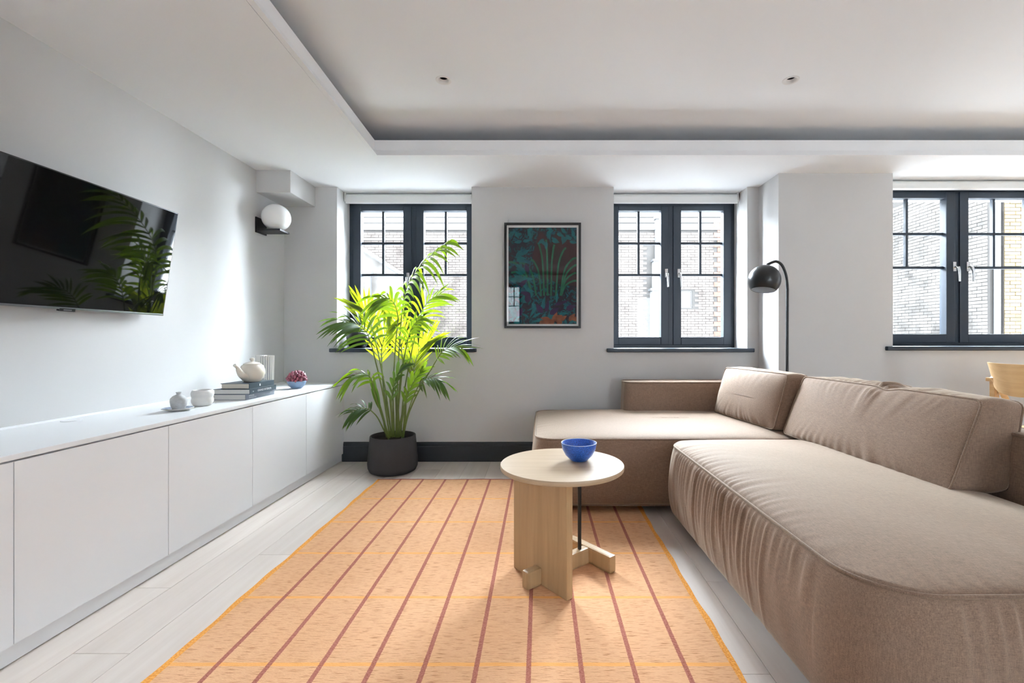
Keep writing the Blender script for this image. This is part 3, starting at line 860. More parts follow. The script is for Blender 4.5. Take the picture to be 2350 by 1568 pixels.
# ================================================================== TV
tv = thing('television', (-2.09, 2.06, 1.186), 'black flat television tilted forward on the left wall', 'television')
TH = 0.588; TW = 1.05; ang = math.atan2(0.087, 0.581)
TM = Matrix.Translation((-2.133, 2.58, 1.186)) @ Matrix.Rotation(ang, 4, 'Y')
def tvbox(x0, x1, y0, y1, z0, z1, bev=0.0):
    bm = B(x0, x1, y0, y1, z0, z1, bev=bev); bm.transform(TM); return bm
obj('housing', tvbox(-0.022, -0.001, -TW, 0, 0, TH, 0.003), M['tvblack'], tv)
obj('rear_box', tvbox(-0.050, -0.022, -TW * 0.82, -TW * 0.18, 0.05, TH * 0.7, 0.008), M['tvblack'], tv)
obj('screen', tvbox(-0.001, 0.0008, -TW + 0.006, -0.006, 0.011, TH - 0.006), M['tvscreen'], tv)
obj('bottom_trim', tvbox(-0.02, 0.0012, -TW + 0.001, -0.001, 0.0, 0.0095, 0.001), M['tvmetal'], tv)
obj('logo_tab', tvbox(-0.012, 0.002, -TW * 0.5 - 0.035, -TW * 0.5 + 0.035, -0.008, 0.006, 0.002), M['tvblack'], tv)
obj('logo_bar', tvbox(0.002, 0.0026, -TW * 0.5 - 0.018, -TW * 0.5 + 0.018, -0.005, 0.001), M['tvmetal'], tv)
obj('wall_bracket', B(XL + 0.001, -2.13, 1.85, 2.25, 1.33, 1.60, bev=0.004), M['black'], tv)

# ================================================================== wall lamp
wl = thing('wall_lamp', (XL, 3.592, 1.9), 'white globe wall lamp on a black bracket below the boxed corner', 'lamp')
obj('back_plate', B(XL + 0.0005, XL + 0.012, 3.525, 3.66, 1.885, 2.005, bev=0.002), M['black'], wl)
obj('tray', B(XL + 0.012, -2.010, 3.525, 3.66, 1.898, 1.912, bev=0.002), M['black'], wl)
bm = bmesh.new(); bmesh.ops.create_uvsphere(bm, u_segments=48, v_segments=32, radius=0.105)
bm.transform(Matrix.Translation((-2.082, 3.60, 2.016))); obj('globe', bm, M['opal'], wl, smooth=True)

# ================================================================== picture
PT = Matrix.Translation((0.027, D - 0.012, 1.149)) @ Matrix.Rotation(math.radians(0.9), 4, 'X')
pc = thing('framed_picture', (0.027, D - 0.012, 1.149), 'black framed dark teal botanical print on the wall between the windows', 'picture')
PW2, PH = 0.328, 0.902
def pbm(bm): bm.transform(PT); return bm
bm = bmesh.new()
for (x0, x1, z0, z1) in ((-PW2, -PW2 + 0.020, 0, PH), (PW2 - 0.020, PW2, 0, PH), (-PW2 + 0.020, PW2 - 0.020, 0, 0.020), (-PW2 + 0.020, PW2 - 0.020, PH - 0.020, PH)):
    box(bm, x0, x1, -0.022, 0.0, z0, z1, 0.0015)
obj('frame', pbm(bm), M['black'], pc)
obj('mount', pbm(B(-PW2 + 0.018, PW2 - 0.018, -0.008, -0.004, 0.018, PH - 0.018)), M['mat_board'], pc)
obj('glazing', pbm(B(-PW2 + 0.018, PW2 - 0.018, -0.0145, -0.013, 0.018, PH - 0.018)), M['picglass'], pc)

def art_mat():
    m = bpy.data.materials.new('botanical_print'); m.use_nodes = True
    nt = m.node_tree; N = nt.nodes; L = nt.links; b = N['Principled BSDF']
    b.inputs['Roughness'].default_value = 0.8; b.inputs['Specular IOR Level'].default_value = 0.1
    tc = N.new('ShaderNodeTexCoord')
    def ns(scale, det, dist=0.0):
        n = N.new('ShaderNodeTexNoise'); n.inputs['Scale'].default_value = scale; n.inputs['Detail'].default_value = det; n.inputs['Distortion'].default_value = dist
        L.new(tc.outputs['Object'], n.inputs['Vector']); return n.outputs[0]
    def rampc(v, stops):
        c = N.new('ShaderNodeValToRGB'); c.color_ramp.interpolation = 'LINEAR'
        el = c.color_ramp.elements
        el[0].position, el[0].color = stops[0][0], (*stops[0][1], 1)
        el[1].position, el[1].color = stops[-1][0], (*stops[-1][1], 1)
        for p, q in stops[1:-1]:
            e = el.new(p); e.color = (*q, 1)
        L.new(v, c.inputs[0]); return c.outputs[0]
    a = rampc(ns(26, 4, 1.2), [(0.38, (0.010, 0.007, 0.018)), (0.46, (0.022, 0.009, 0.014)), (0.53, (0.006, 0.022, 0.030)), (0.60, (0.008, 0.085, 0.095)), (0.68, (0.010, 0.03, 0.07))])
    L.new(a, b.inputs['Base Color'])
    return m
AX, AZ0, AZ1 = PW2 - 0.036, 0.036, PH - 0.040
obj('print', pbm(B(-AX, AX, -0.0095, -0.0082, AZ0, AZ1)), art_mat(), pc)
GR = mat('print_green', (0.014, 0.095, 0.050), 0.8, 0.1, noise=0.3, nscale=30)
TE = mat('print_teal', (0.008, 0.095, 0.105), 0.8, 0.1, noise=0.35, nscale=25)
MA = mat('print_maroon', (0.030, 0.011, 0.012), 0.8, 0.1, noise=0.3, nscale=20)
PU = mat('print_violet', (0.030, 0.012, 0.045), 0.8, 0.1, noise=0.3, nscale=20)
RU = mat('print_rust', (0.17, 0.055, 0.025), 0.8, 0.1, noise=0.5, nscale=22)
def ribbon(bm, pts, w0, w1, y):
    P = catmull([Vector((p[0], 0, p[1])) for p in pts], 8); n = len(P); pv = None
    for i, p in enumerate(P):
        t = (P[min(i + 1, n - 1)] - P[max(i - 1, 0)]).normalized(); s = Vector((-t.z, 0, t.x)); w_ = (w0 + (w1 - w0) * i / (n - 1)) / 2
        q = []
        for sg in (-1, 1):
            c = p + s * w_ * sg; q.append(bm.verts.new((max(-AX, min(AX, c.x)), y, max(AZ0, min(AZ1, c.z)))))
        if pv: bm.faces.new((pv[0], pv[1], q[1], q[0]))
        pv = q
def leafshape(bm, x, z, L_, W_, a, y):
    n = 7; l = []; r_ = []
    for i in range(n + 1):
        u = i / n; wv = W_ * math.sin(PI * u ** 0.75) / 2
        cxx, czz = x + math.cos(a) * L_ * u, z + math.sin(a) * L_ * u
        for lst, sg in ((l, 1), (r_, -1)):
            lst.append(bm.verts.new((max(-AX, min(AX, cxx - math.sin(a) * wv * sg)), y, max(AZ0, min(AZ1, czz + math.cos(a) * wv * sg)))))
    for i in range(n): bm.faces.new((l[i], l[i + 1], r_[i + 1], r_[i]))
Y1, Y2, Y3, Y4 = -0.0097, -0.0099, -0.0101, -0.0103
bm = bmesh.new()
leafshape(bm, 0.30, 0.36, 0.50, 0.42, PI * 0.62, Y1); leafshape(bm, 0.05, 0.42, 0.42, 0.22, PI * 0.55, Y1)
obj('print_ground', pbm(bm), MA, pc)
bm = bmesh.new()
ends = [(-0.30, 0.59), (-0.27, 0.50), (-0.20, 0.58), (-0.10, 0.60), (-0.04, 0.74), (0.03, 0.76), (0.10, 0.72), (0.20, 0.70), (0.29, 0.62), (0.31, 0.56), (0.31, 0.49), (0.31, 0.42)]
for ex, ez in ends:
    bx0 = 0.03 + ex * 0.42
    ribbon(bm, [(bx0, 0.28), (bx0 + (ex - bx0) * 0.25, 0.28 + (ez - 0.28) * 0.62), (ex - (ex - bx0) * 0.3, ez - (ez - 0.28) * 0.10), (ex, ez - abs(ex - bx0) * 0.12)], 0.013, 0.017, Y2)
obj('print_blades', pbm(bm), GR, pc)
bm = bmesh.new(); r = random.Random(9)
for k in range(70):
    x = -AX + r.random() * 2 * AX; z = AZ0 + r.random() * 0.40
    if x > -0.1 and z > 0.30: continue
    leafshape(bm, x, z, 0.06 + r.random() * 0.06, 0.018 + r.random() * 0.022, r.random() * 2 * PI, Y3)
for k in range(22): leafshape(bm, -AX + r.random() * 0.16, 0.40 + r.random() * 0.24, 0.06 + r.random() * 0.05, 0.03, r.random() * 2 * PI, Y3)
for k in range(26): leafshape(bm, -AX + r.random() * 2 * AX, 0.74 + r.random() * 0.1, 0.07, 0.03, r.random() * 2 * PI, Y3)
obj('print_leaves', pbm(bm), TE, pc)
bm = bmesh.new()
for x, z, l, w_, a in ((0.0, 0.13, 0.10, 0.05, 2.2), (0.03, 0.14, 0.11, 0.035, 1.4), (0.06, 0.12, 0.10, 0.05, 0.6), (0.10, 0.20, 0.14, 0.03, 0.3), (-0.10, 0.28, 0.1, 0.04, 2.8), (-0.14, 0.22, 0.09, 0.05, 1.2), (0.2, 0.16, 0.09, 0.05, 0.4), (-0.22, 0.10, 0.09, 0.05, 1.0), (-0.12, 0.48, 0.08, 0.04, 2.0), (-0.2, 0.36, 0.09, 0.04, 0.7)):
    leafshape(bm, x, z, l, w_, a, Y4)
obj('print_dark_leaves', pbm(bm), PU, pc)
bm = bmesh.new()
for k in range(14): leafshape(bm, -0.02 + r.random() * 0.28, AZ0 + r.random() * 0.05, 0.05 + r.random() * 0.05, 0.04, r.random() * 2 * PI, Y4)
obj('print_flowers', pbm(bm), RU, pc)

# ================================================================== downlights
for i, (x, y) in enumerate(DL):
    t = thing('downlight', (x, y, ZU), ['recessed ceiling downlight above the round table, left one', 'recessed ceiling downlight over the sofa, right one'][i], 'light', 'recessed downlights in the ceiling')
    bm = bmesh.new()
    lathe(bm, [(0.0355, 0.0), (0.047, -0.0005), (0.046, -0.003), (0.036, -0.004), (0.033, -0.002), (0.031, 0.003), (0.024, 0.016)], (x, y, ZU), 40)
    obj('trim_ring', bm, M['trimwhite'], t, smooth=True, autos=50)
    bm = bmesh.new(); lathe(bm, [(0.0262, 0.013), (0.0235, 0.050), (0, 0.052)], (x, y, ZU), 32)
    obj('baffle', bm, M['downhole'], t)

# ================================================================== SOFA
def rr_ring(L, W, r, inset, nl, nw, nc):
    """rounded rectangle points, outward normals and arc length; starts at front-left, runs counter-clockwise"""
    l, w_ = L / 2 - inset, W / 2 - inset
    rad = max(r - inset, 0.0) + 0.15 * r * (1 - min(1, inset / (min(L, W) / 2)))
    rad = min(rad, l, w_)
    pts = []; nrm = []
    cs = [(-l + rad, -w_ + rad), (l - rad, -w_ + rad), (l - rad, w_ - rad), (-l + rad, w_ - rad)]
    a0 = [PI, 1.5 * PI, 0, 0.5 * PI]
    for c in range(4):
        ccx, ccy = cs[c]
        for k in range(nc):
            a = a0[c] + (PI / 2) * k / nc
            pts.append((ccx + rad * math.cos(a), ccy + rad * math.sin(a))); nrm.append((math.cos(a), math.sin(a)))
        a = a0[c] + PI / 2
        p0 = (ccx + rad * math.cos(a), ccy + rad * math.sin(a))
        c2 = cs[(c + 1) % 4]; p1 = (c2[0] + rad * math.cos(a), c2[1] + rad * math.sin(a))
        n = nl if c % 2 == 0 else nw
        for k in range(n):
            t = k / n; pts.append((p0[0] + (p1[0] - p0[0]) * t, p0[1] + (p1[1] - p0[1]) * t)); nrm.append((math.cos(a), math.sin(a)))
    return np.array(pts), np.array(nrm)


def soft(name, parent, L, W, H, r, crown, bulge, X, seed=0, pleats=(), sp=0.012, rows=22, crown_b=0.0, sag=None, pip=True, foot=0.02, rough=0.003, tops=0.35, lam=0.13, pr=0.0058, edgef=None, cp=4.0, warp=None):
    """upholstered block: side wall with gathers, crowned top with a piped edge.
    pleats: (edge index 0 front 1 right 2 back 3 left, count, amplitude, (t0,t1), length)"""
    rg = np.random.RandomState(seed)
    nl = max(6, int((L - 2 * r) / sp)); nw = max(6, int((W - 2 * r) / sp)); nc = max(6, int(r * 1.57 / sp))
    P0, N0 = rr_ring(L, W, r, 0, nl, nw, nc); n = len(P0)
    seg = np.linalg.norm(np.roll(P0, -1, 0) - P0, axis=1); s = np.concatenate([[0], np.cumsum(seg)[:-1]]); tot = seg.sum()
    st = [nc, 2 * nc + nl, 3 * nc + nl + nw, 4 * nc + 2 * nl + nw]; ln = [nl, nw, nl, nw]
    waves = []
    for (e, cnt, amp, (t0, t1), lenm) in pleats:
        sa = s[st[e]]; sb = s[min(st[e] + ln[e] - 1, n - 1)]
        for k in range(cnt):
            c = sa + (sb - sa) * (t0 + (t1 - t0) * (k + 0.2 + 0.6 * rg.rand()) / cnt)
            pitch = abs(sb - sa) * (t1 - t0) / cnt
            fade = 0.35 + 0.65 * math.sin(PI * (0.12 + 0.80 * k / cnt))
            waves.append((c, min(0.014, pitch * (0.20 + 0.16 * rg.rand())), amp * fade * (0.55 + 0.7 * rg.rand()), lenm * (0.55 + 0.5 * rg.rand()), (rg.rand() - 0.5) * 0.035))
    ph = rg.rand(8) * 6.28
    low = lambda ss, vv: rough * (np.sin(ss * 9 + ph[0] + vv * 3) + 0.6 * np.sin(ss * 21 + ph[1] - vv * 5) + 0.4 * np.sin(ss * 47 + ph[2] + vv * 6))
    def gath(v):
        """outward displacement at height fraction v"""
        d = low(s, v) * math.sin(PI * min(1, max(0, v)))
        for c, w_, a, ll, sl in waves:
            q = (1 - v) / max(ll, 0.05)
            if q >= 1.0: continue
            g = (min(1, (1 - v) / 0.05)) * (1 - q * q) ** 1.0
            ds = (s - c - sl * (1 - v) + tot / 2) % tot - tot / 2
            ww = w_ * (1 + 0.5 * (1 - v))
            d = d + a * g * np.exp(-(ds / ww) ** 2)
        return d
    bm = bmesh.new(); rings = []
    def ring(pts, z): return [bm.verts.new((p[0], p[1], zz)) for p, zz in zip(pts, z)]
    # bottom
    half = min(L, W) / 2
    zb = lambda i: -crown_b * (1 - math.exp(-i / lam)) if crown_b else 0.0
    bins = [half * 0.98, half * 0.7, half * 0.45, 0.12, 0.06, 0.03] if crown_b else [half * 0.98, half * 0.3]
    for i in sorted({min(b_, half * 0.985) for b_ in bins}, reverse=True):
        p, _ = rr_ring(L, W, r, i, nl, nw, nc); rings.append(ring(p, np.full(n, zb(i))))
    zed = np.zeros(n)
    if edgef is not None:
        zed = edgef(P0, s)
    for k in range(rows + 1):
        v = k / rows
        off = bulge * (math.sin(PI * v) ** 0.75 if 0 < v < 1 else 0)
        if not crown_b: off -= foot * (1 - min(1, v / 0.14)) ** 2
        d = off + gath(v)
        rings.append(ring(P0 + N0 * d[:, None], v * H + zed * v))
    edge_pts = [v_.co.copy() for v_ in rings[-1]]
    edge_low = [v_.co.copy() for v_ in rings[-1 - rows]]
    ins = [0.006, 0.014, 0.026, 0.042, 0.062, 0.088, 0.12, 0.16, 0.21, 0.27, 0.34, 0.42, 0.52, 0.65, 0.8]
    ins = [i for i in ins if i < half * 0.97] + [half * 0.985]
    for i in ins:
        p, _ = rr_ring(L, W, r, i, nl, nw, nc)
        ax_ = np.clip(1 - np.abs(2 * p[:, 0] / L) ** cp, 0, 1); ay_ = np.clip(1 - np.abs(2 * p[:, 1] / W) ** cp, 0, 1)
        z = H + crown * (ax_ * ay_) ** 0.62 + zed * math.exp(-i / 0.15)
        zz = np.full(n, 1.0) * z
        g = np.zeros(n)
        for c, w_, a, ll, sl in waves:
            ds = (s - c + sl * i * 2 + tot / 2) % tot - tot / 2
            g = g + a * tops * np.exp(-(ds / (w_ * 1.3 + i * 0.12)) ** 2) * math.exp(-i / (0.05 + 0.10 * ll)) * min(1, i / 0.012) * max(0.0, 1 - i / (0.9 * half))
        zz = zz + g
        if sag is not None: zz = zz + sag(p[:, 0], p[:, 1])
        zz = zz + 0.0015 * np.sin(p[:, 0] * 13 + ph[3]) * np.sin(p[:, 1] * 11 + ph[4]) * min(1, i / 0.1)
        rings.append(ring(p, zz))
    for A_, B_ in zip(rings[:-1], rings[1:]):
        for k in range(n):
            j = (k + 1) % n; bm.faces.new((A_[k], A_[j], B_[j], B_[k]))
    bm.faces.new(rings[0][::-1]); bm.faces.new(rings[-1])
    if warp:
        for v_ in bm.verts: v_.co = warp(v_.co)
        edge_pts = [warp(p) for p in edge_pts]; edge_low = [warp(p) for p in edge_low]
    bm.transform(X)
    o = obj(name, bm, M['fabric'], parent, smooth=True)
    if pip:
        bm = bmesh.new(); tube(bm, [X @ (p + Vector((0, 0, 0.002))) for p in edge_pts[::2]], pr, 8, closed=True)
        obj('piping', bm, M['piping'], o, smooth=True)
        if crown_b or foot == 0.02:
            bm = bmesh.new(); tube(bm, [X @ p for p in edge_low[::2]], pr, 8, closed=True); obj('piping', bm, M['piping'], o, smooth=True)
    return o


sofa = thing('sectional_sofa', (1.2, 2.4, 0), 'large taupe fabric corner sofa with a chaise against the back wall', 'sofa')
ZB = 0.052
# chaise block against the wall
soft('chaise_seat', sofa, 1.72, 1.12, 0.398, 0.10, 0.040, 0.022, Matrix.Translation((0.835, 3.285, ZB)), 3,
     pleats=[(0, 10, 0.003, (0.55, 1.0), 0.3), (3, 14, 0.005, (0.0, 1.0), 0.5)], rows=20, rough=0.003, lam=0.11)
# long seat
MX = Matrix.Translation((1.243, 1.885, 0.040)) @ Matrix.Rotation(math.radians(0.9), 4, 'Z')
soft('long_seat', sofa, 0.955, 1.64, 0.408, 0.155, 0.050, 0.034, MX, 8,
     pleats=[(3, 32, 0.0135, (0.02, 0.80), 1.0), (3, 40, 0.0035, (0.02, 0.95), 0.35), (3, 6, 0.006, (0.80, 1.0), 0.5), (0, 16, 0.009, (0, 1), 0.75), (2, 16, 0.003, (0.3, 1), 0.3)], sp=0.0055, rows=34, rough=0.0025, foot=0.045, lam=0.12, tops=0.45, pr=0.0052)
# low backs
soft('low_back', sofa, 1.16, 0.235, 0.655, 0.05, 0.008, 0.012, Matrix.Translation((1.268, 3.738, ZB)), 13, pleats=[(0, 30, 0.003, (0, 1), 0.10)], rows=16, rough=0.002, foot=0.0, lam=0.05)
soft('low_back', sofa, 0.140, 2.54, 0.645, 0.045, 0.010, 0.008, Matrix.Translation((1.822, 2.335, ZB)) @ Matrix.Rotation(math.radians(0.9), 4, 'Z'), 14,
     pleats=[(3, 14, 0.003, (0, 1), 0.2)], rows=14, rough=0.002, foot=0.0, lam=0.05)
for fx, fy in ((0.10, 2.85), (0.10, 3.72), (1.55, 3.6), (0.90, 1.25), (1.55, 1.25), (0.90, 2.5)):
    bm = bmesh.new(); lathe(bm, [(0, 0.0005), (0.02, 0.0005), (0.024, 0.06), (0, 0.06)], (fx, fy, 0.0095 if fx < 0.63 and fy < 3.4 else 0.0), 16); obj('leg', bm, M['black'], sofa)

def cushion(name, label, cen, lean, yaw, L, Hh, T, seed, pleats, crown=0.055, rough=0.003, sag=None, edgef=None, dip=None):
    def warp(p):
        q = p.copy(); f = max(0.0, min(1.0, (p.y + Hh / 2) / Hh))
        q.z += (T - p.z) * 0.30 * f if p.z < T else 0.0
        if dip: q.y -= dip[1] * math.exp(-((p.x - dip[0]) / 0.05) ** 2) * f ** 2
        q.y -= 0.012 * f * (2 * abs(p.x) / L) ** 2 * (1 - max(0.0, min(1.0, p.z / T)))
        return q
    t = thing(name, cen, label, 'cushion', 'back cushions of the corner sofa')
    Rz = Matrix.Rotation(yaw, 4, 'Z')
    th = lean
    Yv = Vector((math.sin(th), 0, math.cos(th))); Zv = Vector((-1, 0, 0)); Xv = Vector((0, -1, 0))
    Rm = Matrix(((Xv.x, Yv.x, Zv.x, 0), (Xv.y, Yv.y, Zv.y, 0), (Xv.z, Yv.z, Zv.z, 0), (0, 0, 0, 1)))
    X = Matrix.Translation(cen) @ Rz @ Rm @ Matrix.Translation((0, 0, -T))
    soft('cushion_cover', t, L, Hh, T, 0.026, crown, 0.010, X, seed, pleats=pleats, sp=0.009, rows=18, crown_b=0.02, cp=2.6, rough=rough, lam=0.10, sag=sag, tops=0.9, pr=0.0045, edgef=edgef, warp=warp)
    return t
cushion('back_cushion', 'long taupe back cushion with a piped near end on the sofa', (1.578, 2.245, 0.651), math.radians(21), math.radians(1.5), 1.10, 0.370, 0.225, 21,
        [(2, 20, 0.009, (0.1, 0.95), 1.0), (2, 4, 0.018, (0.38, 0.50), 1.1), (0, 16, 0.009, (0.05, 0.95), 0.6), (1, 5, 0.004, (0, 1), 0.4)], crown=0.05, dip=(0.10, 0.014))
cushion('back_cushion', 'short pale taupe back cushion by the wall behind the long one', (1.462, 3.20, 0.66), math.radians(16), math.radians(8), 0.72, 0.360, 0.20, 22,
        [(0, 18, 0.010, (0.05, 0.95), 0.8), (2, 8, 0.006, (0.1, 0.9), 0.5), (3, 5, 0.004, (0, 1), 0.5)], crown=0.055)

# ================================================================== ROUND TABLE
st_ = thing('side_table', (0.10, 2.045, 0.009), 'round pale oak side table on the striped rug', 'table')
TX, TY, TZ = 0.101, 2.052, 0.494
RT = 0.277
bm = bmesh.new()
lathe(bm, [(0, -0.022), (RT - 0.006, -0.022), (RT - 0.001, -0.018), (RT, -0.010), (RT, -0.003), (RT - 0.002, 0), (0, 0)], (TX, TY, TZ), 96)
obj('table_top', bm, M['oaktop'], st_, smooth=True, autos=35)
pd = Vector((0.643, -0.765, 0)); pp = Vector((0.765, 0.643, 0))   # along the panel, away from it
pm = Vector((0.008, 1.955, 0))
def obox(bm, c, u, hu, v, hv, z0, z1, bev=0.002):
    mt = Matrix(((u.x, v.x, 0, c.x), (u.y, v.y, 0, c.y), (0, 0, 1, 0), (0, 0, 0, 1)))
    b2 = bmesh.new(); box(b2, -hu, hu, -hv, hv, z0, z1, bev); b2.transform(mt)
    me = bpy.data.meshes.new('t'); b2.to_mesh(me); b2.free(); bm.from_mesh(me); bpy.data.meshes.remove(me)
bm = bmesh.new(); obox(bm, pm, pd, 0.176, pp, 0.0165, 0.0095, TZ - 0.0215, 0.004); obj('panel_leg', bm, M['oak'], st_)
bm = bmesh.new(); obox(bm, pm + pp * 0.093, pp, 0.183, pd, 0.020, 0.0095, 0.082, 0.009); obj('foot_beam', bm, M['oak'], st_)
bm = bmesh.new(); obox(bm, pm + pp * 0.292 + pd * 0.0, pd, 0.150, pp, 0.020, 0.0095, 0.085, 0.010); obj('cross_foot', bm, M['oak'], st_)
q = pm + pp * 0.232
bm = bmesh.new(); tube(bm, [(q.x, q.y, 0.078), (q.x, q.y, TZ - 0.0215)], 0.0085, 14); obj('rod', bm, M['black'], st_, smooth=True, autos=50)
# blue bowl on it
bw = thing('blue_bowl', (0.182, 2.098, TZ), 'cobalt blue speckled bowl on the round oak table', 'bowl')
bm = bmesh.new()
lathe(bm, [(0, 0.0006), (0.036, 0.0006), (0.040, 0.003), (0.044, 0.008), (0.062, 0.026), (0.076, 0.052), (0.0815, 0.080), (0.081, 0.0825), (0.079, 0.081), (0.073, 0.054), (0.058, 0.028), (0.035, 0.012), (0, 0.010)], (0.182, 2.098, TZ), 64)
obj('bowl_body', bm, M['blue_glaze'], bw, smooth=True, autos=80)
bm = bmesh.new(); tube(bm, [(0.182 + 0.0805 * math.cos(2 * PI * k / 64), 2.098 + 0.0805 * math.sin(2 * PI * k / 64), TZ + 0.0825) for k in range(64)], 0.0014, 6, closed=True)
obj('rim', bm, M['bluerim'], bw, smooth=True)

# ================================================================== FLOOR LAMP
LX, LY = 1.905, 3.50
fl = thing('floor_lamp', (LX, LY, 0), 'black arched floor lamp with a ball shade behind the sofa', 'lamp')
bm = bmesh.new(); lathe(bm, [(0, 0.0005), (0.085, 0.0005), (0.087, 0.004), (0.085, 0.018), (0.02, 0.024), (0, 0.024)], (LX, LY, 0.0), 40); obj('base', bm, M['black'], fl, smooth=True, autos=40)
sc = Vector((1.710, 3.46, 1.503)); SR = 0.116
ax = Vector((-0.16, -0.12, -1)).normalized()      # opening direction
topp = sc - ax * SR
pole = [(LX + 0.0, LY, 0.02), (LX, LY, 0.8), (LX + 0.002, LY, 1.35), (LX + 0.001, LY - 0.002, 1.45), (LX - 0.012, LY - 0.006, 1.545), (LX - 0.045, LY - 0.012, 1.62), (LX - 0.09, LY - 0.02, 1.648), (LX - 0.13, LY - 0.025, 1.640), tuple(topp + Vector((0.012, 0, 0.006)))]
bm = bmesh.new(); tube(bm, catmull(pole, 8), 0.0105, 12); obj('pole', bm, M['black'], fl, smooth=True, autos=50)
rotm = ax.to_track_quat('-Z', 'Y').to_matrix().to_4x4()
def shade(rad, rev):
    bm = bmesh.new(); prof = []
    for k in range(25):
        a = (PI * 0.735) * k / 24
        prof.append((rad * math.sin(a), rad * math.cos(a)))
    lathe(bm, prof, (0, 0, 0), 48)
    bm.transform(Matrix.Translation(sc) @ rotm); return bm
obj('shade', shade(SR, False), M['lampblack'], fl, smooth=True)
obj('shade_lining', shade(SR - 0.003, True), M['lampwhite'], fl, smooth=True)
bm = bmesh.new(); bmesh.ops.create_uvsphere(bm, u_segments=20, v_segments=12, radius=0.028); bm.transform(Matrix.Translation(sc - ax * 0.03)); obj('bulb', bm, M['opal'], fl, smooth=True)

# ================================================================== DINING CHAIR AND TABLE
dc = thing('dining_chair', (3.12, 2.70, 0), 'oak dining chair with a curved plywood back behind the sofa', 'chair')
ccx, ccy = 3.10, 2.70
def band(bm, z0, z1, t=0.012):
    n = 24; R = 0.36; half = 0.72
    rows = []
    for k in range(n + 1):
        a = PI + (-half + 2 * half * k / n)
        u = abs(k / n - 0.5) * 2
        top = z1 - 0.0 * u; bot = z0 + 0.055 * u ** 2
        r = []
        for rad, z in ((R, bot), (R + 0.03, top), (R + 0.03 - t, top), (R - t, bot)):
            r.append(bm.verts.new((ccx + 0.09 + rad * math.cos(a), ccy + rad * math.sin(a) * 0.95, z)))
        rows.append(r)
    for A_, B_ in zip(rows[:-1], rows[1:]):
        for k in range(4):
            bm.faces.new((A_[k], A_[(k + 1) % 4], B_[(k + 1) % 4], B_[k]))
    bm.faces.new(rows[0][::-1]); bm.faces.new(rows[-1])
bm = bmesh.new(); band(bm, 0.71, 0.905); obj('backrest', bm, M['chairwood'], dc, smooth=True, autos=40)
for sy in (-1, 1):
    y = ccy + sy * 0.185
    bm = bmesh.new(); tube(bm, [(ccx - 0.225, y, 0.815), (ccx - 0.145, y, 0.68), (ccx - 0.07, y, 0.47), (ccx - 0.14, y + sy * 0.01, 0.002)], [0.013, 0.017, 0.019, 0.013], 12)
    obj('leg', bm, M['chairwood'], dc, smooth=True, autos=50)
    bm = bmesh.new(); tube(bm, [(ccx + 0.21, y * 1.0 + sy * 0.02, 0.47), (ccx + 0.235, y + sy * 0.025, 0.002)], [0.019, 0.013], 12)
    obj('leg', bm, M['chairwood'], dc, smooth=True, autos=50)
bm = B(ccx - 0.22, ccx + 0.24, ccy - 0.225, ccy + 0.225, 0.475, 0.500, bev=0.008); obj('seat', bm, M['chairwood'], dc)
bm = bmesh.new(); rect = [(ccx - 0.17, ccy - 0.185), (ccx + 0.21, ccy - 0.185), (ccx + 0.21, ccy + 0.185), (ccx - 0.17, ccy + 0.185)]
for (a, b) in zip(rect, rect[1:] + rect[:1]):
    box(bm, min(a[0], b[0]) - 0.009, max(a[0], b[0]) + 0.009, min(a[1], b[1]) - 0.009, max(a[1], b[1]) + 0.009, 0.42, 0.475)
obj('seat_frame', bm, M['chairwood'], dc)

dt = thing('dining_table', (3.9, 2.85, 0), 'oak dining table corner behind the dining chair', 'table')
obj('table_top', B(3.225, 5.0, 2.35, 3.29, 0.752, 0.778, bev=0.004), M['chairwood'], dt)
for x in (3.25, 4.95):
    for y in (2.40, 3.25):
        obj('leg', B(x - 0.018, x + 0.018, y - 0.018, y + 0.018, 0.001, 0.752, bev=0.003), M['chairwood'], dt)
bm = bmesh.new(); box(bm, 3.25, 3.27, 2.42, 3.23, 0.67, 0.752); box(bm, 3.27, 4.93, 3.23, 3.25, 0.67, 0.752); box(bm, 3.27, 4.93, 2.40, 2.42, 0.67, 0.752)
obj('apron', bm, M['chairwood'], dt)

# ================================================================== POTS AND PALM
PX, PY = -1.172, 3.640
palm = thing('potted_palm', (PX, PY, 0), 'tall green kentia palm in a charcoal pot before the left window', 'plant')
bm = bmesh.new()
lathe(bm, [(0, 0.001), (0.155, 0.001), (0.178, 0.012), (0.191, 0.040), (0.194, 0.075), (0.190, 0.13), (0.176, 0.285), (0.173, 0.289), (0.166, 0.288), (0.163, 0.27), (0.168, 0.2), (0, 0.2)], (PX, PY, 0), 64)
obj('pot', bm, M['pot'], palm, smooth=True, autos=50)
bm = bmesh.new(); lathe(bm, [(0, 0.252), (0.08, 0.250), (0.164, 0.245)], (PX, PY, 0), 32); obj('soil', bm, M['soil'], palm)

def wp_(px, py, dd=0.0):
    d = PY + dd
    return Vector(((px - CX) / F * d, d, CH - (py - CY) / F * d))

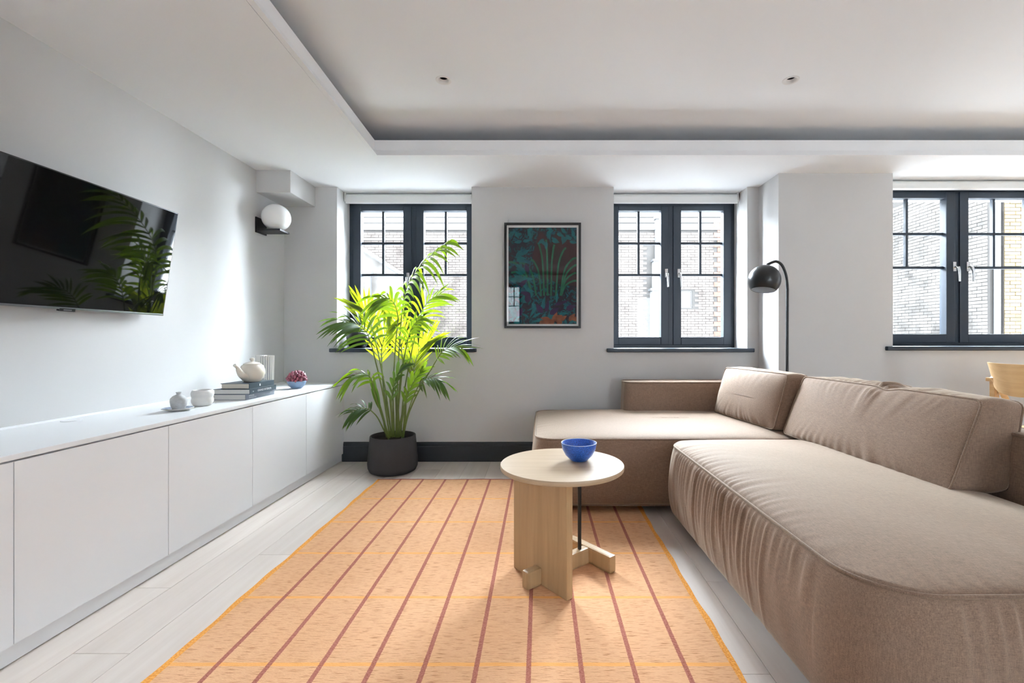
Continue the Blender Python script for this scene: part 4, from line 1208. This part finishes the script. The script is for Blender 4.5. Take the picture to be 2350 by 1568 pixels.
def leaflet(frond, m, p0, dir_, wid, L_, W_, droop, rg):
    bm = bmesh.new(); n = 7; pv = None
    for i in range(n + 1):
        u = i / n
        c = p0 + dir_ * (L_ * u) + Vector((0, 0, -droop * L_ * u * u)) 
        t = (dir_ * L_ + Vector((0, 0, -2 * droop * L_ * u))).normalized()
        s = (wid - t * wid.dot(t)); s = s.normalized() if s.length > 1e-4 else wid
        nn = t.cross(s)
        w_ = W_ * (0.30 + 0.70 * math.sin(PI * min(1, u * 1.05) ** 0.8)) if u < 0.55 else W_ * (1 - ((u - 0.5) / 0.5) ** 1.7 * 0.97)
        q = [bm.verts.new(c - s * w_ / 2 + nn * w_ * 0.12), bm.verts.new(c), bm.verts.new(c + s * w_ / 2 + nn * w_ * 0.12)]
        if pv:
            for k in range(2): bm.faces.new((pv[k], pv[k + 1], q[k + 1], q[k]))
        pv = q
    obj('leaflet', bm, m, frond, smooth=True, keepn=True)

def frond(stem, rach, n, L_, W_, m, nrm=(0, -0.45, 0.9), spread=1.0, fwd=0.75, droop=0.35, seed=0, lift=0.12, both=(1, 1), r0=0.0060):
    rg = random.Random(seed)
    S_ = catmull([wp_(*p) for p in stem], 8); R_ = catmull([wp_(*p) for p in rach], 10)
    bm = bmesh.new(); allp = S_ + R_[1:]; k = len(allp)
    tube(bm, allp, [r0 * (1 - 0.82 * (i / (k - 1)) ** 1.3) for i in range(k)], 7)
    fo = obj('frond', bm, M['stem'], palm, smooth=True)
    Nv = Vector(nrm).normalized()
    for i in range(n):
        u = (i + 0.3) / n
        idx = min(len(R_) - 2, int(u * (len(R_) - 1)))
        p = R_[idx].lerp(R_[idx + 1], u * (len(R_) - 1) - idx)
        T = (R_[idx + 1] - R_[idx]).normalized()
        Sd = T.cross(Nv).normalized(); U = Sd.cross(T).normalized()
        for sg, on in ((1, both[0]), (-1, both[1])):
            if not on: continue
            f = fwd + 0.65 * u + (rg.random() - 0.5) * 0.22
            d = (T * f + Sd * sg * spread * (1 - 0.35 * u) + U * (lift + (rg.random() - 0.5) * 0.15)).normalized()
            ll = L_ * (0.55 + 0.55 * math.sin(PI * (0.16 + 0.72 * u))) * (0.85 + 0.3 * rg.random())
            leaflet(fo, m, p, d, T, ll, W_ * (0.8 + 0.4 * rg.random()), droop * (0.6 + 0.8 * rg.random()), rg)

lg, lb, ld = M['leaf'], M['leafbright'], M['leafdark']
# top frond, arching right
frond([(915, 1003), (912, 900), (916, 800, 0.02), (922, 720, 0.02)], [(922, 720, 0.02), (936, 655, 0.0), (975, 600, -0.05), (1030, 556, -0.10)], 15, 0.27, 0.026, lg, (-0.75, -0.55, 0.35), 0.95, 0.55, 0.75, 1)
# left bright fan, backlit
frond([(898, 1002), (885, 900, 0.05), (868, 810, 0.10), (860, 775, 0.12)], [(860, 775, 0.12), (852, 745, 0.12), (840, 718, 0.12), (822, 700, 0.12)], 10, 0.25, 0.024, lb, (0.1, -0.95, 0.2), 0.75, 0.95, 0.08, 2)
# left drooping silver-green
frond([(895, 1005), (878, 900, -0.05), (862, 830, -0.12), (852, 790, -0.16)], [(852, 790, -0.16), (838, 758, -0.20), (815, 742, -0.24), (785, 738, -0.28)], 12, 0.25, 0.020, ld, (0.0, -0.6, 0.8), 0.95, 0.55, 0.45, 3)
# centre left arching green
frond([(905, 1003), (902, 900, -0.03), (908, 790, -0.08), (914, 730, -0.10)], [(914, 730, -0.10), (906, 700, -0.12), (890, 684, -0.15), (866, 684, -0.18)], 9, 0.20, 0.024, lg, (0.1, -0.8, 0.6), 0.9, 0.6, 0.65, 4)
# right mid bright
frond([(920, 1002), (925, 920, 0.05), (940, 830, 0.10), (955, 760, 0.12)], [(955, 760, 0.12), (966, 720, 0.12), (985, 690, 0.12), (1012, 674, 0.12)], 11, 0.25, 0.021, lg, (0.1, -0.75, 0.65), 0.95, 0.7, 0.42, 5)
# central backlit yellow
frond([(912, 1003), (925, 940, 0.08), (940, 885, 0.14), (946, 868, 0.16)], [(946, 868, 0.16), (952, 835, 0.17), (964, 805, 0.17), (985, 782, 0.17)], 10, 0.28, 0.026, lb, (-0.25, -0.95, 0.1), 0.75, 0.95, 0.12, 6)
frond([(910, 1003), (915, 930, 0.08), (922, 860, 0.14), (924, 830, 0.16)], [(924, 830, 0.16), (920, 790, 0.17), (912, 752, 0.17), (898, 715, 0.16)], 10, 0.25, 0.024, lb, (0.1, -0.95, 0.15), 0.65, 0.95, 0.12, 7)
# right reaching
frond([(925, 1004), (938, 950, -0.05), (965, 890, -0.12), (1002, 826, -0.18)], [(1002, 826, -0.18), (1016, 806, -0.2), (1038, 796, -0.22), (1062, 800, -0.24)], 11, 0.21, 0.018, lg, (0.0, -0.6, 0.8), 0.95, 0.6, 0.32, 8)
# right low
frond([(922, 1006), (930, 970, -0.05), (945, 920, -0.12), (960, 886, -0.16)], [(960, 886, -0.16), (974, 872, -0.18), (992, 868, -0.20), (1012, 876, -0.22)], 8, 0.18, 0.021, ld, (0.0, -0.5, 0.85), 0.85, 0.55, 0.50, 9)
# left mid arching down
frond([(893, 1005), (878, 960, -0.06), (862, 910, -0.12), (856, 880, -0.14)], [(856, 880, -0.14), (846, 862, -0.16), (825, 858, -0.20), (800, 868, -0.24)], 8, 0.18, 0.021, lg, (0.0, -0.5, 0.85), 0.75, 0.55, 0.65, 10)
# left low
frond([(892, 1008), (880, 985, -0.08), (866, 958, -0.12), (852, 943, -0.15)], [(852, 943, -0.15), (840, 937, -0.16), (822, 939, -0.18), (806, 947, -0.20)], 8, 0.15, 0.016, ld, (0.0, -0.6, 0.8), 0.95, 0.5, 0.45, 11)
# upright young ones and centre foliage
frond([(905, 1003), (900, 960, -0.06), (898, 925, -0.10)], [(898, 925, -0.10), (902, 890, -0.11), (912, 860, -0.12), (928, 840, -0.13)], 7, 0.18, 0.026, ld, (-0.3, -0.8, 0.4), 0.6, 1.0, 0.4, 12)
frond([(915, 1004), (922, 970, -0.04), (930, 930, -0.08)], [(930, 930, -0.08), (938, 900, -0.08), (952, 872, -0.09), (968, 852, -0.10)], 7, 0.18, 0.026, lg, (-0.2, -0.85, 0.4), 0.6, 1.0, 0.35, 13)
frond([(900, 1004), (890, 950, 0.04), (880, 890, 0.08), (876, 835, 0.10)], [(876, 835, 0.10), (876, 805, 0.11), (882, 775, 0.12), (894, 750, 0.13)], 9, 0.23, 0.022, lb, (0.2, -0.95, 0.2), 0.7, 0.95, 0.2, 14)
frond([(918, 1003), (914, 930, -0.02), (920, 860, -0.06), (934, 790, -0.10)], [(934, 790, -0.10), (940, 765, -0.12), (952, 742, -0.14), (968, 730, -0.16)], 9, 0.20, 0.022, lg, (-0.2, -0.8, 0.5), 0.85, 0.75, 0.5, 15)
# single folded young leaf low in the middle
frond([(893, 1004), (884, 975, -0.03), (874, 948, -0.05)], [(874, 948, -0.05), (868, 925, -0.06), (862, 900, -0.07)], 2, 0.20, 0.030, ld, (0.3, -0.9, 0.2), 0.15, 1.1, 0.05, 16)
# bare stems
for i, (a, b) in enumerate((((888, 1003), (872, 930, -0.03)), ((902, 1003), (894, 905, -0.04)), ((910, 1004), (908, 895, 0.02)), ((925, 1004), (932, 905, 0.03)))):
    bm = bmesh.new(); p, q = wp_(*a), wp_(*b); tube(bm, [p, p.lerp(q, 0.5) + Vector((0.004, 0, 0)), q], [0.010, 0.009, 0.006], 8)
    obj('cane', bm, M['stem'], palm, smooth=True)

# black planter on the sill
sp2 = thing('black_planter', (-1.62, 4.06, SILL), 'round black planter on the sill behind the palm', 'planter')
bm = bmesh.new()
lathe(bm, [(0, 0.0006), (0.055, 0.0006), (0.066, 0.006), (0.090, 0.05), (0.097, 0.095), (0.092, 0.135), (0.089, 0.137), (0.085, 0.134), (0.088, 0.11), (0, 0.108)], (-1.62, 4.06, SILL), 48)
obj('pot', bm, M['lampblack'], sp2, smooth=True, autos=60)
bm = bmesh.new(); lathe(bm, [(0, 0.113), (0.084, 0.111)], (-1.62, 4.06, SILL), 24); obj('soil', bm, M['soil'], sp2)
